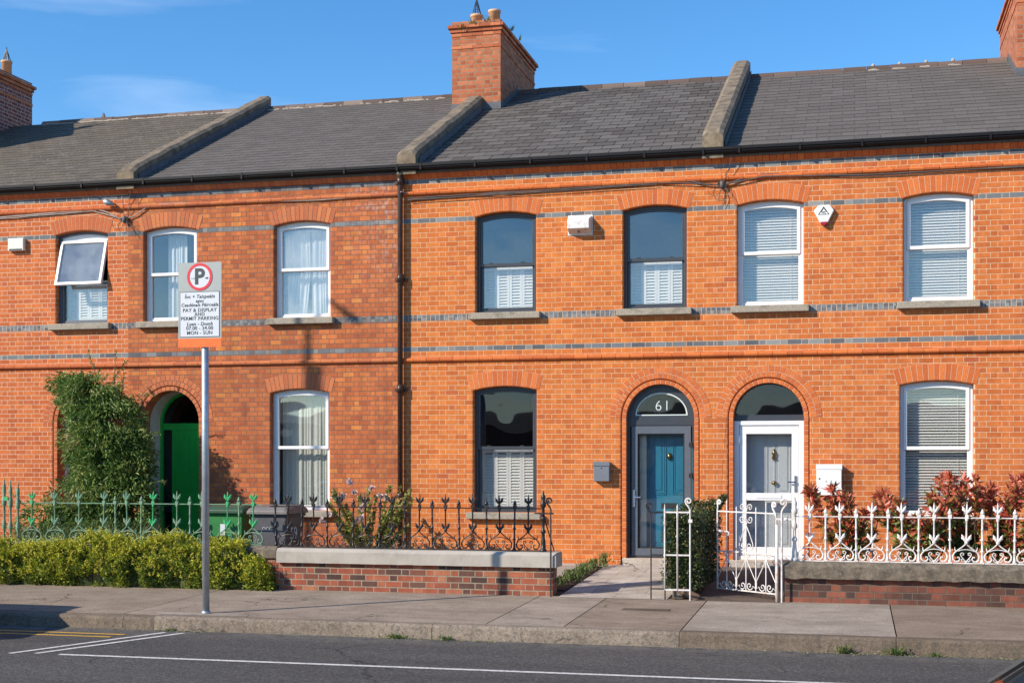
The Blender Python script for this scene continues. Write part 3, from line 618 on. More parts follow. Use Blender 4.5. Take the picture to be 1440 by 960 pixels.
def house(key, x0, x1, label, wins, door, roofargs, sides=(True, True)):
    t = thing('terraced_house', ((x0+x1)/2, 0, 0), label, 'house', 'red brick terraced houses')
    holes = []
    for (cx, w, zb, zt, rise, st, mid) in wins: holes.append(outline(cx, w, zb, zt, rise))
    if door is not None: holes.append(outline(door, 1.28, .14, 3.19, .64, n=28))
    facade(t, x0, x1, M['wall_'+key], holes)
    # rooms behind
    m = MB()
    m.box(x0, x0+.1, .302, 11.5, 0, 6.6); m.box(x1-.1, x1, .302, 11.5, 0, 6.6); m.box(x0+.1, x1-.1, 4.0, 4.1, 0, 6.6); m.box(x0+.1, x1-.1, 11.4, 11.5, 0, 6.6)
    m.box(x0+.1, x1-.1, .31, 4.0, 3.2, 3.45); m.box(x0+.1, x1-.1, .31, 4.0, 6.4, 6.6)
    if door is not None:
        wall_x = door+.75 if door < (x0+x1)/2 else door-.75
        m.box(wall_x-.05, wall_x+.05, .31, 4.0, .2, 3.2)
    m.build('interior_wall', M['room'], t)
    m = MB(); m.box(x0+.1, x1-.1, .31, 4.0, .1, .22); m.build('floor', M['room_floor'], t)
    mo = M['mortar_b' if key == 'b' else 'mortar_c']
    for (cx, w, zb, zt, rise, st, mid) in wins:
        mm = MB(); m = MB(); voussoirs(m, mm, cx, w, zt, rise, .27, -.005, .10, over=.05); window(t, cx, w, zb, zt, rise, st, True, mid)
        arch = m.build('arch', M['tone_'+key], t); mm.build('arch_mortar', mo, arch)
    if door is not None:
        mm = MB(); m = MB(); voussoirs(m, mm, door, 1.28, 3.19, .64, .20, -.006, .09, .085, courses=2)
        arch = m.build('arch', M['tone_'+key], t); mm.build('arch_mortar', mo, arch)
    if door is not None:                                     # rounded inner brick ring down both jambs
        m = MB(); r0, r1 = .555, .629; N = 22; cz = 2.55
        for i in range(N):
            a, b_ = math.pi*i/N+.003, math.pi*(i+1)/N-.003
            P = [(door+r*math.cos(q), cz+r*math.sin(q)) for r, q in ((r0, a), (r1, a), (r1, b_), (r0, b_))]; m.prism(P, .0, .30)
        z = .27
        while z < cz-.01:
            e = min(z+.083, cz)
            for s_ in (-1, 1): m.box(*sorted((door+s_*r0, door+s_*r1)), .0, .30, z+.0018, e-.0018)
            z = e
        ds = m.build('door_surround', M['tone_'+key], t, bevel=.010)
        m = MB(); o0 = outline(door, 1.25, .262, 3.174, .6245, n=24); o1 = outline(door, 1.124, .263, 3.111, .5615, n=24); m.ring(o0, o1, .005, .29); m.build('joint_mortar', mo, ds)
        m = MB(); m.box(door-.62, door+.62, -.04, .45, .10, .262); m.build('doorstep', M['paver'], t, bevel=.01)
    # brick mouldings
    tm = M['tone_'+key]
    moulding(t, 'string_course', x0, x1, [(-.001, 3.525), (-.02, 3.525), (-.052, 3.55), (-.058, 3.575), (-.05, 3.595), (-.001, 3.61)], tm)
    moulding(t, 'string_course', x0, x1, [(-.001, 6.365), (-.015, 6.365), (-.045, 6.385), (-.055, 6.41), (-.045, 6.43), (-.001, 6.445)], tm)
    moulding(t, 'cornice', x0, x1, [(-.001, 6.652), (-.03, 6.652), (-.05, 6.68), (-.085, 6.72), (-.09, 6.775), (-.001, 6.775)], tm, .11)
    segs = [(x0, x1)] if door is None else [(x0, door-.645), (door+.645, x1)]
    for a, b_ in segs: m = MB(); m.prism_x([(-.001, .02), (-.03, .02), (-.03, .26), (-.012, .30), (-.001, .30)], a, b_); m.build('plinth', M['wall_'+key], t)
    # gutter
    m = MB(); m.prism_x([(-.10, 6.765), (-.19, 6.772), (-.215, 6.80), (-.205, 6.815), (-.222, 6.83), (-.222, 6.875), (-.205, 6.875), (-.2, 6.80), (-.10, 6.79)], x0, x1)
    x = x0+.4
    while x < x1: m.box(x, x+.03, -.228, -.09, 6.765, 6.878); x += .95
    m.build('gutter', M['gutter'], t)
    rf = slates(t, x0, x1, *roofargs)
    return t, rf

UP = dict(w=1.04, zb=4.343, zt=6.03, rise=.13); GR = dict(w=1.09, zb=.995, zt=3.105, rise=.115)
def U(cx, st, mid=5.19): return (cx, 1.04, 4.343, 6.03, .07, st, mid)
def G(cx, st, mid=2.08): return (cx, 1.09, .995, 3.105, .065, st, mid)
hA, rA = house('a', -19.6, -12.67, 'leftmost brick house with pale joints and a lichen-spotted slate roof, its top window tilted open', [U(-13.61, 'a', 5.10)], -13.55, (M['slate_a'], .30, .24, .012))
hB, rB = house('b', -12.67, -7.5, 'sooty dark-jointed brick house with a green front door and white windows, left of the downpipe', [U(-11.84, 'bn'), U(-9.32, 'bs'), G(-9.36, 'b')], -11.84, (M['slate'], .30, .22, .008))
hC, rC = house('c', -7.5, -2.18, 'bright orange brick house with a teal door numbered 61 and dark grey windows', [U(-5.66, 'c', 5.165), U(-3.147, 'c', 5.165), G(-5.675, 'cg')], -3.06, (M['slate_c'], .34, .28, .02))
hD, rD = house('d', -2.18, 3.4, 'orange brick house with a white storm door and white framed windows with slatted blinds', [U(-1.29, 'd'), U(1.285, 'd'), G(1.258, 'd', 2.05)], -1.318, (M['slate'], .40, .28, .008))
hE, rE = house('d', 3.4, 10.2, 'house at the right edge of the frame, only its chimney side showing', [], None, (M['slate'], .40, .28, .008))
ridge(rA, -18.05, -12.8, pale=True); ridge(rB, -12.5, -7.86, crust=True); ridge(rC, -6.83, -2.35); ridge(rD, -2.0, 2.88, blobs=(.35, .85, 1.35, 1.85)); ridge(rE, 3.95, 10)
parapet(rB, -12.64, y1=5.8, hgt=.28); parapet(rC, -7.36, y1=4.2, hgt=.30); parapet(rD, -2.19, y1=5.85, hgt=.34)
chimney(rC, -7.84, -6.83, 4.2, 7.2, 10.66, pots=((-7.42, 4.55, .24, .34), (-7.02, 4.45, .27, 0), (-7.28, 5.7, .2, .3), (-7.1, 6.4, .18, 0)))
chimney(rD, 2.90, 3.93, 4.2, 7.2, 10.75, pots=((3.2, 4.6, .25, 0),))
chimney(rA, -19.85, -18.82, 2.3, 6.4, 10.74, 'wall_chim_a', 'tone_chim', pots=((-19.06, 5.75, .38, .28), (-19.1, 2.9, .5, .3), (-19.1, 4.0, .45, .3)))  # two front pots added out of view to lengthen the roof shadow
# weeds growing on chimney C
def blades(m, c, n, h, spread, w=.006, lean=.5):
    for k in range(n):
        a = rnd.uniform(0, 6.28); rr = spread*math.sqrt(rnd.random()); x, y = c[0]+rr*math.cos(a), c[1]+rr*math.sin(a); hh = h*rnd.uniform(.5, 1.1); lx, ly = math.cos(a)*lean*hh*rnd.random(), math.sin(a)*lean*hh*rnd.random()
        b = rnd.uniform(0, 3.14); wx, wy = math.cos(b)*w, math.sin(b)*w
        m.add([(x-wx, y-wy, c[2]), (x+wx, y+wy, c[2]), (x+lx*.4+wx*.8, y+ly*.4+wy*.8, c[2]+hh*.6), (x+lx*.4-wx*.8, y+ly*.4-wy*.8, c[2]+hh*.6), (x+lx, y+ly, c[2]+hh)], [(0, 1, 2, 3), (3, 2, 4)])
m = MB(); m.open = True
for q in ((-7.4, 4.14, 10.58), (-7.1, 4.16, 10.62), (-7.62, 4.13, 10.5), (-6.79, 4.8, 10.6), (-6.79, 5.5, 10.6)): blades(m, q, 26, .12, .07, .006, 1.3)
tag(m.build('weed', M['leaf_grass']), 'dry weeds sprouting from the top of the central brick chimney', 'weeds')
# little wire cone seen over the ridge of house A
m = MB(); cx_, cy_ = -17.0, 6.5; m.lathe([(.12, 0), (.12, .9)], (cx_, cy_, 8.72), 12)
tg = thing('vent_cowl', (cx_, cy_, 8.6), 'small wire cone guard peeping over the far left roof ridge', 'chimney cowl'); m.build('pot', M['pot'], tg)
m = MB()
for k in range(8): a = k*math.pi/4; m.tube([(cx_+.13*math.cos(a), cy_+.13*math.sin(a), 9.60), (cx_, cy_, 9.96)], .013, 4)
m.build('wire_guard', M['black_metal'], tg)
# downpipe (part of house C)
m = MB(); m.tube([(-7.49, -.14, 6.80), (-7.49, -.11, 6.70), (-7.49, -.085, 6.6), (-7.49, -.085, .15)], .046, 10)
for z in (6.55, 4.9, 3.02, 1.2): m.tube([(-7.49, -.085, z), (-7.49, -.085, z+.13)], .060, 10); m.box(-7.60, -7.38, -.04, -.002, z+.02, z+.07)
dp = m.build('downpipe', M['pipe'], hC)

# ------------------------------------------------------------------ doors
def panel_door(name, parent, x0, x1, z0, z1, y, mat, letter=True):
    m = MB(); m.box(x0, x1, y, y+.045, z0, z1); d = m.build(name, mat, parent); w = x1-x0; cx = (x0+x1)/2; m = MB()
    def pan(a, b_, c, e):
        for k, (o, hh) in enumerate(((0, .012), (.03, .007))):
            P = [(a+o, c+o), (b_-o, c+o), (b_-o, e-o), (a+o, e-o)]; Q = [(a+o+.018, c+o+.018), (b_-o-.018, c+o+.018), (b_-o-.018, e-o-.018), (a+o+.018, e-o-.018)]; m.ring(P, Q, y-hh, y)
        m.box(a+.075, b_-.075, y-.010, y, c+.075, e-.075)
    hz = z0+(z1-z0)*.46
    for a, b_ in ((x0+.09, cx-.05), (cx+.05, x1-.09)): pan(a, b_, hz+.04, z1-.10); pan(a, b_, z0+.16, hz-.22)
    m.build('panel', mat, d, bevel=.003)
    return d
# C : teal door, glazed grey storm door, arched fanlight with the number
zt_ = 2.50; zb_ = .265; cx = -3.06
m = MB(); o0 = outline(cx, 1.114, zb_, 3.108, .557, n=24); o1 = outline(cx, 1.114, zb_, 3.108, .557, .045, n=24); m.ring(o0, o1, .13, .24)
df = m.build('door_frame', M['anthracite'], hC, bevel=.005)
m = MB(); m.box(cx-.51, cx+.51, .135, .23, 2.42, 2.53); m.box(cx-.51, cx+.51, .128, .134, 2.445, 2.5); m.build('transom', M['anthracite'], df)
m = MB(); f0 = [(cx-.512, 2.53), (cx+.512, 2.53)]+[(cx+.512*math.cos(a), 2.55+.512*math.sin(a)) for a in [math.pi*i/24 for i in range(25)]]
f1 = [(cx-.44, 2.59), (cx+.44, 2.59)]+[(cx+.44*math.cos(a), 2.6+.385*math.sin(a)) for a in [math.pi*i/24 for i in range(25)]]; m.ring(f0, f1, .15, .20); fl = m.build('fanlight', M['anthracite'], df)
m = MB(); m.prism(f1, .17, .175); m.build('pane', M['glass_dark'], df)
m = MB(); f2 = [(cx-.43, 2.60), (cx+.43, 2.60)]+[(cx+.43*math.cos(a), 2.605+.372*math.sin(a)) for a in [math.pi*i/24 for i in range(25)]]; f3 = [(cx-.405, 2.618), (cx+.405, 2.618)]+[(cx+.405*math.cos(a), 2.62+.335*math.sin(a)) for a in [math.pi*i/24 for i in range(25)]]
m.ring(f2, f3, .166, .169); m.build('etched_border', M['frost'], df)
text_mesh('61', .24, 'house_number', M['frost'], cx+.02, .166, 2.755, df, sp=1.15, bold=-.004)
m = MB(); P = [(cx-.49, .30), (cx+.49, .30), (cx+.49, 2.42), (cx-.49, 2.42)]; Q = [(cx-.385, .42), (cx+.385, .42), (cx+.385, 2.30), (cx-.385, 2.30)]; m.ring(P, Q, .12, .19)
sd = m.build('storm_door', M['grey_frame'], hC, bevel=.006)
m = MB(); m.ring([(cx-.385, .42), (cx+.385, .42), (cx+.385, 2.30), (cx-.385, 2.30)], [(cx-.36, .445), (cx+.36, .445), (cx+.36, 2.275), (cx-.36, 2.275)], .15, .18); m.build('gasket', M['black'], sd)
m = MB(); m.box(cx-.365, cx+.365, .165, .17, .44, 2.28); m.build('pane', M['glass'], sd)
m = MB(); m.box(cx-.465, cx-.425, .105, .12, 1.10, 1.38); m.tube([(cx-.445, .12, 1.26), (cx-.445, .07, 1.26), (cx-.33, .07, 1.26)], .011, 6); m.build('handle', M['steel'], sd)
m = MB()
for z in (2.12, 1.62, .7): m.box(cx+.46, cx+.545, .09, .13, z-.035, z+.035); m.tube([(cx+.50, .09, z-.045), (cx+.50, .09, z+.045)], .014, 6)
m.build('hinge', M['black'], sd)
m = MB(); m.box(cx-.5, cx-.26, .24, .30, .3, 2.42); m.build('inner_jamb', M['cream_box'], df)
td = panel_door('front_door', hC, cx-.31, cx+.52, .27, 2.42, .36, M['teal'])
m = MB(); m.box(cx-.03, cx+.25, .352, .359, 1.07, 1.16); m.box(cx-.0, cx+.22, .346, .351, 1.09, 1.14); m.build('letter_plate', M['black'], td, bevel=.003)
m = MB(); m.lathe([(.03, -.05), (.045, 0), (.03, .04), (.01, .06)], (cx+.11, .34, 1.93), 8); m.build('knocker', M['brass'], td)
# B : green door, part-glazed sides, white plastered porch jamb
cx = -11.84
m = MB(); o0 = outline(cx, 1.114, .265, 3.108, .557, n=24); o1 = outline(cx, 1.114, .265, 3.108, .557, .05, n=24); m.ring(o0, o1, .66, .74)
gf = m.build('door_frame', M['green_door'], hB)
m = MB(); m.box(cx-.5, cx+.5, .67, .74, 2.42, 2.54); m.box(cx-.32, cx-.25, .67, .74, .27, 2.42); m.build('transom', M['green_door'], gf)
m = MB(); m.prism([(cx-.5, 2.54), (cx+.5, 2.54)]+[(cx+.5*math.cos(a), 2.555+.5*math.sin(a)) for a in [math.pi*i/20 for i in range(21)]], .70, .705); m.box(cx-.5, cx-.32, .70, .705, .9, 2.4); m.build('pane', M['glass_dark'], gf)
m = MB(); o2 = outline(cx, 1.26, .14, 3.18, .63, n=24); o3 = outline(cx, 1.11, .14, 3.105, .555, n=24); m.ring(o2, o3, .302, .66); m.build('porch_lining', M['stone_wall'], gf)
gd = panel_door('front_door', hB, cx-.25, cx+.5, .27, 2.42, .69, M['green_door'])
m = MB(); m.lathe([(.02, -.02), (.03, 0), (.02, .02)], (cx-.2, .67, 1.3), 8); m.build('knob', M['brass'], gd)
m = MB(); m.box(cx-.70, cx-.2, -.5, -.1, .1, .72); tag(m.build('low_plinth', M['stone_wall'], None, bevel=.02), 'low white rendered block beside the step of the green door', 'plinth')
# A : plain pale door mostly behind the shrub
m = MB(); o0 = outline(-13.55, 1.114, .265, 3.108, .557, n=20); o1 = outline(-13.55, 1.114, .265, 3.108, .557, .06, n=20); m.ring(o0, o1, .25, .33); fa = m.build('door_frame', M['upvc'], hA)
m = MB(); m.prism(o1, .28, .285); m.build('pane', M['glass_dark'], fa)
panel_door('front_door', hA, -13.95, -13.1, .27, 2.42, .45, M['pale_door'])
# D : white storm door, two glazed panels
cx = -1.318
m = MB(); f0 = [(cx-.553, 2.50), (cx+.553, 2.50)]+[(cx+.553*math.cos(a), 2.55+.553*math.sin(a)) for a in [math.pi*i/24 for i in range(25)]]; f1 = [(cx-.53, 2.60), (cx+.53, 2.60)]+[(cx+.535*math.cos(a), 2.60+.49*math.sin(a)) for a in [math.pi*i/24 for i in range(25)]]
m.ring(f0, f1, .17, .24); fd = m.build('fanlight', M['anthracite'], hD)
m = MB(); m.prism(f1, .2, .205); m.build('pane', M['glass_dark'], fd)
m = MB(); P = [(cx-.555, .265), (cx+.555, .265), (cx+.555, 2.50), (cx-.555, 2.50)]; Q = [(cx-.475, .33), (cx+.475, .33), (cx+.475, 2.43), (cx-.475, 2.43)]; m.ring(P, Q, .10, .20); m.build('door_frame', M['upvc'], hD, bevel=.006)
m = MB(); P = [(cx-.47, .335), (cx+.47, .335), (cx+.47, 2.425), (cx-.47, 2.425)]; Q = [(cx-.36, .47), (cx+.36, .47), (cx+.36, 2.29), (cx-.36, 2.29)]; m.ring(P, Q, .12, .18); m.box(cx-.36, cx+.36, .12, .18, 1.22, 1.34)
sw = m.build('storm_door', M['upvc'], hD, bevel=.006)
m = MB(); m.box(cx-.2, cx+.2, .112, .119, 1.255, 1.31); m.build('letter_plate', M['upvc'], sw, bevel=.003)
m = MB(); m.box(cx-.365, cx+.365, .15, .155, .46, 1.225); m.box(cx-.365, cx+.365, .15, .155, 1.335, 2.3); m.build('pane', M['glass'], sw)
m = MB(); m.box(cx+.40, cx+.44, .105, .12, 1.36, 1.62); m.tube([(cx+.42, .12, 1.52), (cx+.42, .07, 1.52), (cx+.30, .07, 1.52)], .012, 6); m.build('handle', M['steel'], sw)
m = MB()
for z in (2.2, .6): m.box(cx-.515, cx-.46, .085, .12, z-.06, z+.06)
m.build('hinge', M['upvc'], sw)
wd = panel_door('front_door', hD, cx-.42, cx+.45, .27, 2.42, .36, M['pale_door'])
m = MB(); m.lathe([(.01, -.09), (.04, -.05), (.025, 0), (.045, .03), (.02, .07), (.01, .1)], (cx+.07, .34, 1.95), 6); m.lathe([(.03, -.03), (.045, 0), (.03, .03)], (cx+.07, .32, 1.5), 8); m.build('knocker', M['brass'], wd)

# ------------------------------------------------------------------ small things fixed to the fronts
def boxthing(name, label, cat, x0, x1, z0, z1, d, mat, slot=True):
    t = thing(name, ((x0+x1)/2, 0, z0), label, cat)
    m = MB(); m.box(x0, x1, -d, -.002, z0, z1); m.build('box_body', mat, t, bevel=.012)
    return t
t = boxthing('letter_box', 'dark grey metal letter box on the wall left of the teal door', 'letter box', -4.14, -3.875, 1.52, 1.84, .13, M['grey_box'])
m = MB(); m.box(-4.146, -3.869, -.142, -.131, 1.775, 1.846); m.build('flap', M['grey_box'], t, bevel=.003)
m = MB(); m.lathe([(.012, 0), (.012, .01)], (-4.02, -.14, 1.745), 8); m.build('lock', M['steel'], t)
t = boxthing('letter_box', 'white metal letter box on the wall right of the white storm door', 'letter box', -.565, -.175, 1.315, 1.80, .14, M['white_box'])
m = MB(); m.box(-.571, -.169, -.154, -.141, 1.725, 1.806); m.box(-.558, -.182, -.150, -.141, 1.435, 1.718); m.box(-.565, -.175, -.152, -.141, 1.318, 1.43); m.build('door_panel', M['white_box'], t, bevel=.004)
m = MB(); m.tube([(-.52, -.150, 1.58), (-.52, -.158, 1.58)], .012, 8); m.box(-.42, -.412, -.153, -.149, 1.52, 1.55); m.box(-.345, -.337, -.153, -.149, 1.515, 1.555); m.build('lock', M['black'], t)
t = thing('vent_hood', (-4.36, 0, 5.6), 'stained white flue hood on the orange brick between the two upper dark windows', 'vent hood')
m = MB(); x0, x1 = -4.575, -4.19
m.add([(x0, -.002, 5.90), (x1, -.002, 5.90), (x1, -.002, 5.60), (x0, -.002, 5.60), (x0+.012, -.20, 5.82), (x1-.012, -.20, 5.82), (x1-.012, -.20, 5.67), (x0+.012, -.20, 5.67)], [(0, 1, 5, 4), (4, 5, 6, 7), (1, 2, 6, 5), (0, 4, 7, 3), (3, 7, 6, 2), (0, 3, 2, 1)], .5)
m.build('hood', M['stained_box'], t, bevel=.008); m = MB(); m.box(x0-.015, x1+.015, -.012, -.002, 5.585, 5.915); m.build('flange', M['stained_box'], t)
m = MB(); m.tube([(-4.39, -.11, 5.628), (-4.39, -.112, 5.622)], .018, 8); m.build('screw', M['black'], t)
t = thing('alarm_box', (-.45, 0, 5.6), 'white hexagonal alarm box with a triangle emblem and red lens', 'alarm box')
hexo = [(-.53, 5.90), (-.36, 5.90), (-.295, 5.81), (-.40, 5.60), (-.50, 5.60), (-.61, 5.81)]
m = MB(); m.prism(hexo, -.075, -.002); m.build('casing', M['white_box'], t, bevel=.014)
m = MB(); m.prism([(-.515, 5.635), (-.385, 5.635), (-.41, 5.585), (-.45, 5.568), (-.49, 5.585)], -.085, -.01); m.build('lens', M['red_lens'], t, bevel=.012)
m = MB(); tri = [(-.455, 5.875), (-.365, 5.745), (-.545, 5.745)]; tri2 = [(-.455, 5.855), (-.383, 5.752), (-.527, 5.752)]; m.ring(tri, tri2, -.0785, -.0755)
m.ring([(-.455, 5.862), (-.41, 5.79), (-.50, 5.79)], [(-.455, 5.845), (-.425, 5.797), (-.485, 5.797)], -.0785, -.0755); em = m.build('emblem', M['sign_ink'], t)
text_mesh('HS', .058, 'lettering', M['sign_ink'], -.455, -.0765, 5.772, em)
t = boxthing('alarm_box', 'plain cream rounded alarm box high on the leftmost house', 'alarm box', -15.07, -14.75, 5.70, 5.93, .09, M['cream_box'])
m = MB(); m.box(-15.04, -14.78, -.098, -.091, 5.715, 5.735); m.build('seam', M['black'], t)
t = thing('security_lamp', (-12.98, 0, 6.5), 'small grey floodlight under the gutter above the cable joint', 'lamp')
m = MB(); m.tube([(-12.92, -.002, 6.47), (-12.94, -.07, 6.48), (-13.0, -.11, 6.49)], .012, 6); m.build('bracket', M['black_metal'], t)
m = MB(); m.tube([(-13.07, -.15, 6.51), (-13.0, -.13, 6.49), (-12.90, -.10, 6.45)], [.045, .055, .03], 10); m.build('lamp_head', M['galv'], t)
# cables
def wob(pts, n=6, a=.008, seed=0):
    out = []
    for i in range(len(pts)-1):
        p, q = Vector(pts[i]), Vector(pts[i+1])
        for k in range(n): c = p.lerp(q, k/n); c.z += noise.noise(Vector((c.x*2.3, seed, 0)))*a*2; c.y += noise.noise(Vector((c.x*3, seed+5, 0)))*.004; out.append(c)
    out.append(Vector(pts[-1])); return out
def cable(label, lines, mat='cable'):
    m = MB()
    for pts, r in lines: m.tube(wob(pts, seed=r*1000), r, 6)
    return tag(m.build('cable', M[mat]), label, 'cable', 'cables clipped along the brick fronts')
kn = Vector((-12.72, -.04, 6.19))
cable('pale cable along the leftmost house running to the left cable joint', [([(-19, -.03, 6.28), (-15.3, -.03, 6.335), (-13.3, -.03, 6.40), (-13.05, -.03, 6.33), (-12.85, -.035, 6.22), kn], .013), ([(-19, -.03, 6.25), (-15.3, -.03, 6.31), (-13.35, -.03, 6.37), (-13.1, -.03, 6.3), (-12.8, -.035, 6.2)], .009)], 'cable_pale')
cable('pale cable across the sooty brick front up to the downpipe', [([kn, (-12.5, -.035, 6.26), (-12.3, -.03, 6.38), (-12, -.03, 6.44), (-9, -.03, 6.37), (-7.55, -.03, 6.41), (-7.45, -.14, 6.42), (-7.36, -.03, 6.41)], .010)], 'cable_pale')
kn2 = Vector((-2.05, -.045, 6.30))
cable('dark cable bundle across the orange front left of the right cable joint', [([(-7.36, -.03, 6.30), (-5.8, -.03, 6.35), (-3.4, -.03, 6.36), (-2.9, -.03, 6.42), (-2.55, -.035, 6.38), (-2.3, -.04, 6.31), kn2], .012), ([(-7.36, -.045, 6.33), (-5.8, -.045, 6.335), (-3.1, -.045, 6.38), (-2.6, -.05, 6.35), kn2], .009), ([(-7.36, -.06, 6.29), (-3.1, -.06, 6.355)], .007)])
cable('dark cable bundle above the white windows right of the right cable joint', [([kn2, (-1.9, -.04, 6.33), (-1.7, -.03, 6.39), (-1.4, -.03, 6.44), (.2, -.03, 6.33), (3.4, -.03, 6.38), (8, -.03, 6.4)], .012), ([kn2, (-1.75, -.05, 6.34), (-1.4, -.05, 6.40), (.2, -.045, 6.35), (3.4, -.045, 6.36), (8, -.045, 6.38)], .010)])
def joint(kv, label):
    m = MB()
    for k in range(9):
        a = rnd.uniform(0, 6.28); m.tube([kv+Vector((math.cos(a+j*.7)*rnd.uniform(.03, .09), rnd.uniform(-.03, .01), math.sin(a+j*.7)*rnd.uniform(.02, .07))) for j in range(7)], rnd.uniform(.004, .008), 5)
    for k in range(6):
        e = Vector((rnd.uniform(-.1, .24), rnd.uniform(-.06, .0), -rnd.uniform(.12, .40))); m.tube([kv, kv+e*.5+Vector((rnd.uniform(-.05, .05), -.02, 0)), kv+e], .004, 4)
    for k in range(2): m.tube([kv+Vector((-.12+.11*math.cos(a), -.03, -.06+.12*math.sin(a))) for a in [i*.5 for i in range(13)]], .004, 4)
    m.tube([kv, kv+Vector((-.02, -.02, .25)), kv+Vector((.02, -.12, .53))], .005, 4); m.tube([kv, kv+Vector((.1, -.02, .2)), kv+Vector((.17, -.1, .5))], .005, 4)
    m.lathe([(.03, -.06), (.045, -.04), (.045, .04), (.03, .06)], kv, 8)
    return tag(m.build('cable_joint', M['cable']), label, 'cable joint', 'tangled cable joints under the gutter')
joint(kn, 'tangled cable joint between the two leftmost upper windows'); joint(kn2, 'tangled cable joint between the upper grey and white windows')

# ------------------------------------------------------------------ boundary walls
def rough_coping(m, x0, x1, y0, y1, z0, z1, amp, ch=.05, n=120, tone=.5):
    vs = []
    for k in range(n+1):
        x = x0+(x1-x0)*k/n; f = lambda s_: noise.noise(Vector((x*6, s_, 0)))*amp
        vs += [(x, y0+f(1), z0+f(7)*.6), (x, y0+f(2), z1-ch+f(3)), (x, y0+ch+f(4), z1+f(5)*.5), (x, y1-ch, z1+f(6)*.5), (x, y1, z1-ch), (x, y1, z0)]
    m.add(vs, [(k*6+j, k*6+(j+1) % 6, k*6+6+(j+1) % 6, k*6+6+j) for k in range(n) for j in range(6)]+[(5, 4, 3, 2, 1, 0), tuple(n*6+j for j in range(6))], tone)
t = thing('garden_wall', (-6, -3.65, 0), 'low red and black brick garden wall with a smooth pale cement coping under the black railing', 'garden wall', 'low garden walls')
m = MB(); m.box(-8.15, -4.03, -3.8, -3.50, -.05, .395); m.build('wall', M['garden_brick'], t)
m = MB(); rough_coping(m, -8.10, -3.965, -3.87, -3.45, .395, .60, .006, .045, 60); m.build('coping', M['render_new'], t)
t = thing('garden_wall', (2, -3.65, 0), 'low dark brick garden wall with a crumbling grey coping under the white railing', 'garden wall', 'low garden walls')
m = MB(); m.box(-.885, 14, -3.8, -3.5, -.05, .335); m.build('wall', M['garden_brick_dark'], t)
m = MB(); rough_coping(m, -.93, 14, -3.88, -3.43, .32, .535, .024, .06, 900); m.build('coping', M['render_old'], t)
t = thing('garden_wall', (-11, -3.6, 0), 'old low wall with a worn coping hidden behind the yellow-green hedge', 'garden wall', 'low garden walls')
m = MB(); m.box(-12.75, -8.15, -3.78, -3.5, -.05, .45); m.build('wall', M['garden_brick'], t)
m = MB(); rough_coping(m, -12.8, -8.13, -3.82, -3.45, .45, .62, .014, .05, 200); m.build('coping', M['render_old'], t)
t = thing('garden_wall', (-17, -3.6, 0), 'low wall beyond the green gate at the left edge', 'garden wall', 'low garden walls')
m = MB(); m.box(-24, -13.9, -3.78, -3.5, -.05, .45); m.build('wall', M['garden_brick'], t)
m = MB(); rough_coping(m, -24, -13.87, -3.82, -3.45, .45, .62, .014, .05, 100); m.build('coping', M['render_old'], t)

# ------------------------------------------------------------------ ironwork
def spiral(cx, cz, r, a0, turns, d=1, n=18, r1=.12):
    return [(cx+r*(1-(1-r1)*i/n)*math.cos(a0+d*turns*2*math.pi*i/n), cz+r*(1-(1-r1)*i/n)*math.sin(a0+d*turns*2*math.pi*i/n)) for i in range(n+1)]
def petals(m, z, s=1, y=0):
    for sd in (-1, 1):
        m.tube([(0, y, z), (sd*.018*s, y, z+.016*s), (sd*.036*s, y, z+.040*s), (sd*.044*s, y, z+.062*s), (sd*.058*s, y, z+.088*s)], [.010*s, .018*s, .019*s, .015*s, .002], 6)
        m.tube([(sd*.03*s, y, z+.03*s), (sd*.052*s, y, z+.036*s), (sd*.060*s, y, z+.05*s)], [.012*s, .010*s, .002], 5)
def scroll_panel():
    m = MB(); r = .0088
    for sd in (-1, 1):
        m.tube([(sd*x, 0, z) for x, z in [(0, .245), (.05, .20), (.10, .165), (.145, .125), (.165, .085), (.158, .04), (.13, .014), (.095, .016), (.075, .042), (.085, .068), (.108, .066)]], [r*1.0]*4+[r*1.35]*4+[r*1.1, r*1.2, r*1.5], 6)
        m.tube([(sd*x, 0, z) for x, z in [(0, .008), (.03, .045), (.06, .085), (.068, .112), (.05, .13), (.027, .12), (.03, .10), (.045, .10)]], [r*.8]*7+[r*1.2], 6)
        m.tube([(sd*x, 0, z) for x, z in [(.0, .02), (.03, .012), (.055, .03), (.045, .05)]], r*.8, 5)
        m.tube([(sd*.125, 0, .14), (sd*.137, 0, .17), (sd*.142, 0, .205)], [r, r*.9, .002], 5)
    m.tube([(x, 0, z) for x, z in [(-.105, .148), (-.06, .165), (0, .172), (.06, .165), (.105, .148)]], r*.8, 5)
    m.tube([(0, 0, .0), (0, 0, .03)], [.016, .004], 5)
    return m
def spear():
    m = MB(); m.lathe([(.012, .235), (.022, .25), (.024, .27), (.012, .29), (.0115, .30), (.011, .53), (.019, .545), (.021, .57)], (0, 0, 0), 8); petals(m, .275, 1.05)
    m.box(-.021, .021, -.021, .021, .572, .622); m.lathe([(.012, .622), (.015, .64), (.011, .655), (.014, .68), (.013, .72), (.002, .78)], (0, 0, 0), 8); petals(m, .645, 1.0)
    return m
def post():
    m = MB(); m.lathe([(.022, 0), (.022, .03), (.015, .04), (.0135, .13), (.022, .14), (.022, .155), (.0125, .165), (.0125, .275), (.021, .285), (.024, .30), (.0125, .315), (.0125, .42), (.019, .43), (.0125, .445), (.013, .55), (.019, .57)], (0, 0, 0), 8)
    m.box(-.024, .024, -.024, .024, .57, .622); m.lathe([(.014, .622), (.027, .637), (.027, .648), (.017, .665), (.009, .685), (.002, .70)], (0, 0, 0), 8); m.box(-.024, .024, -.022, .022, -.012, .01)
    return m
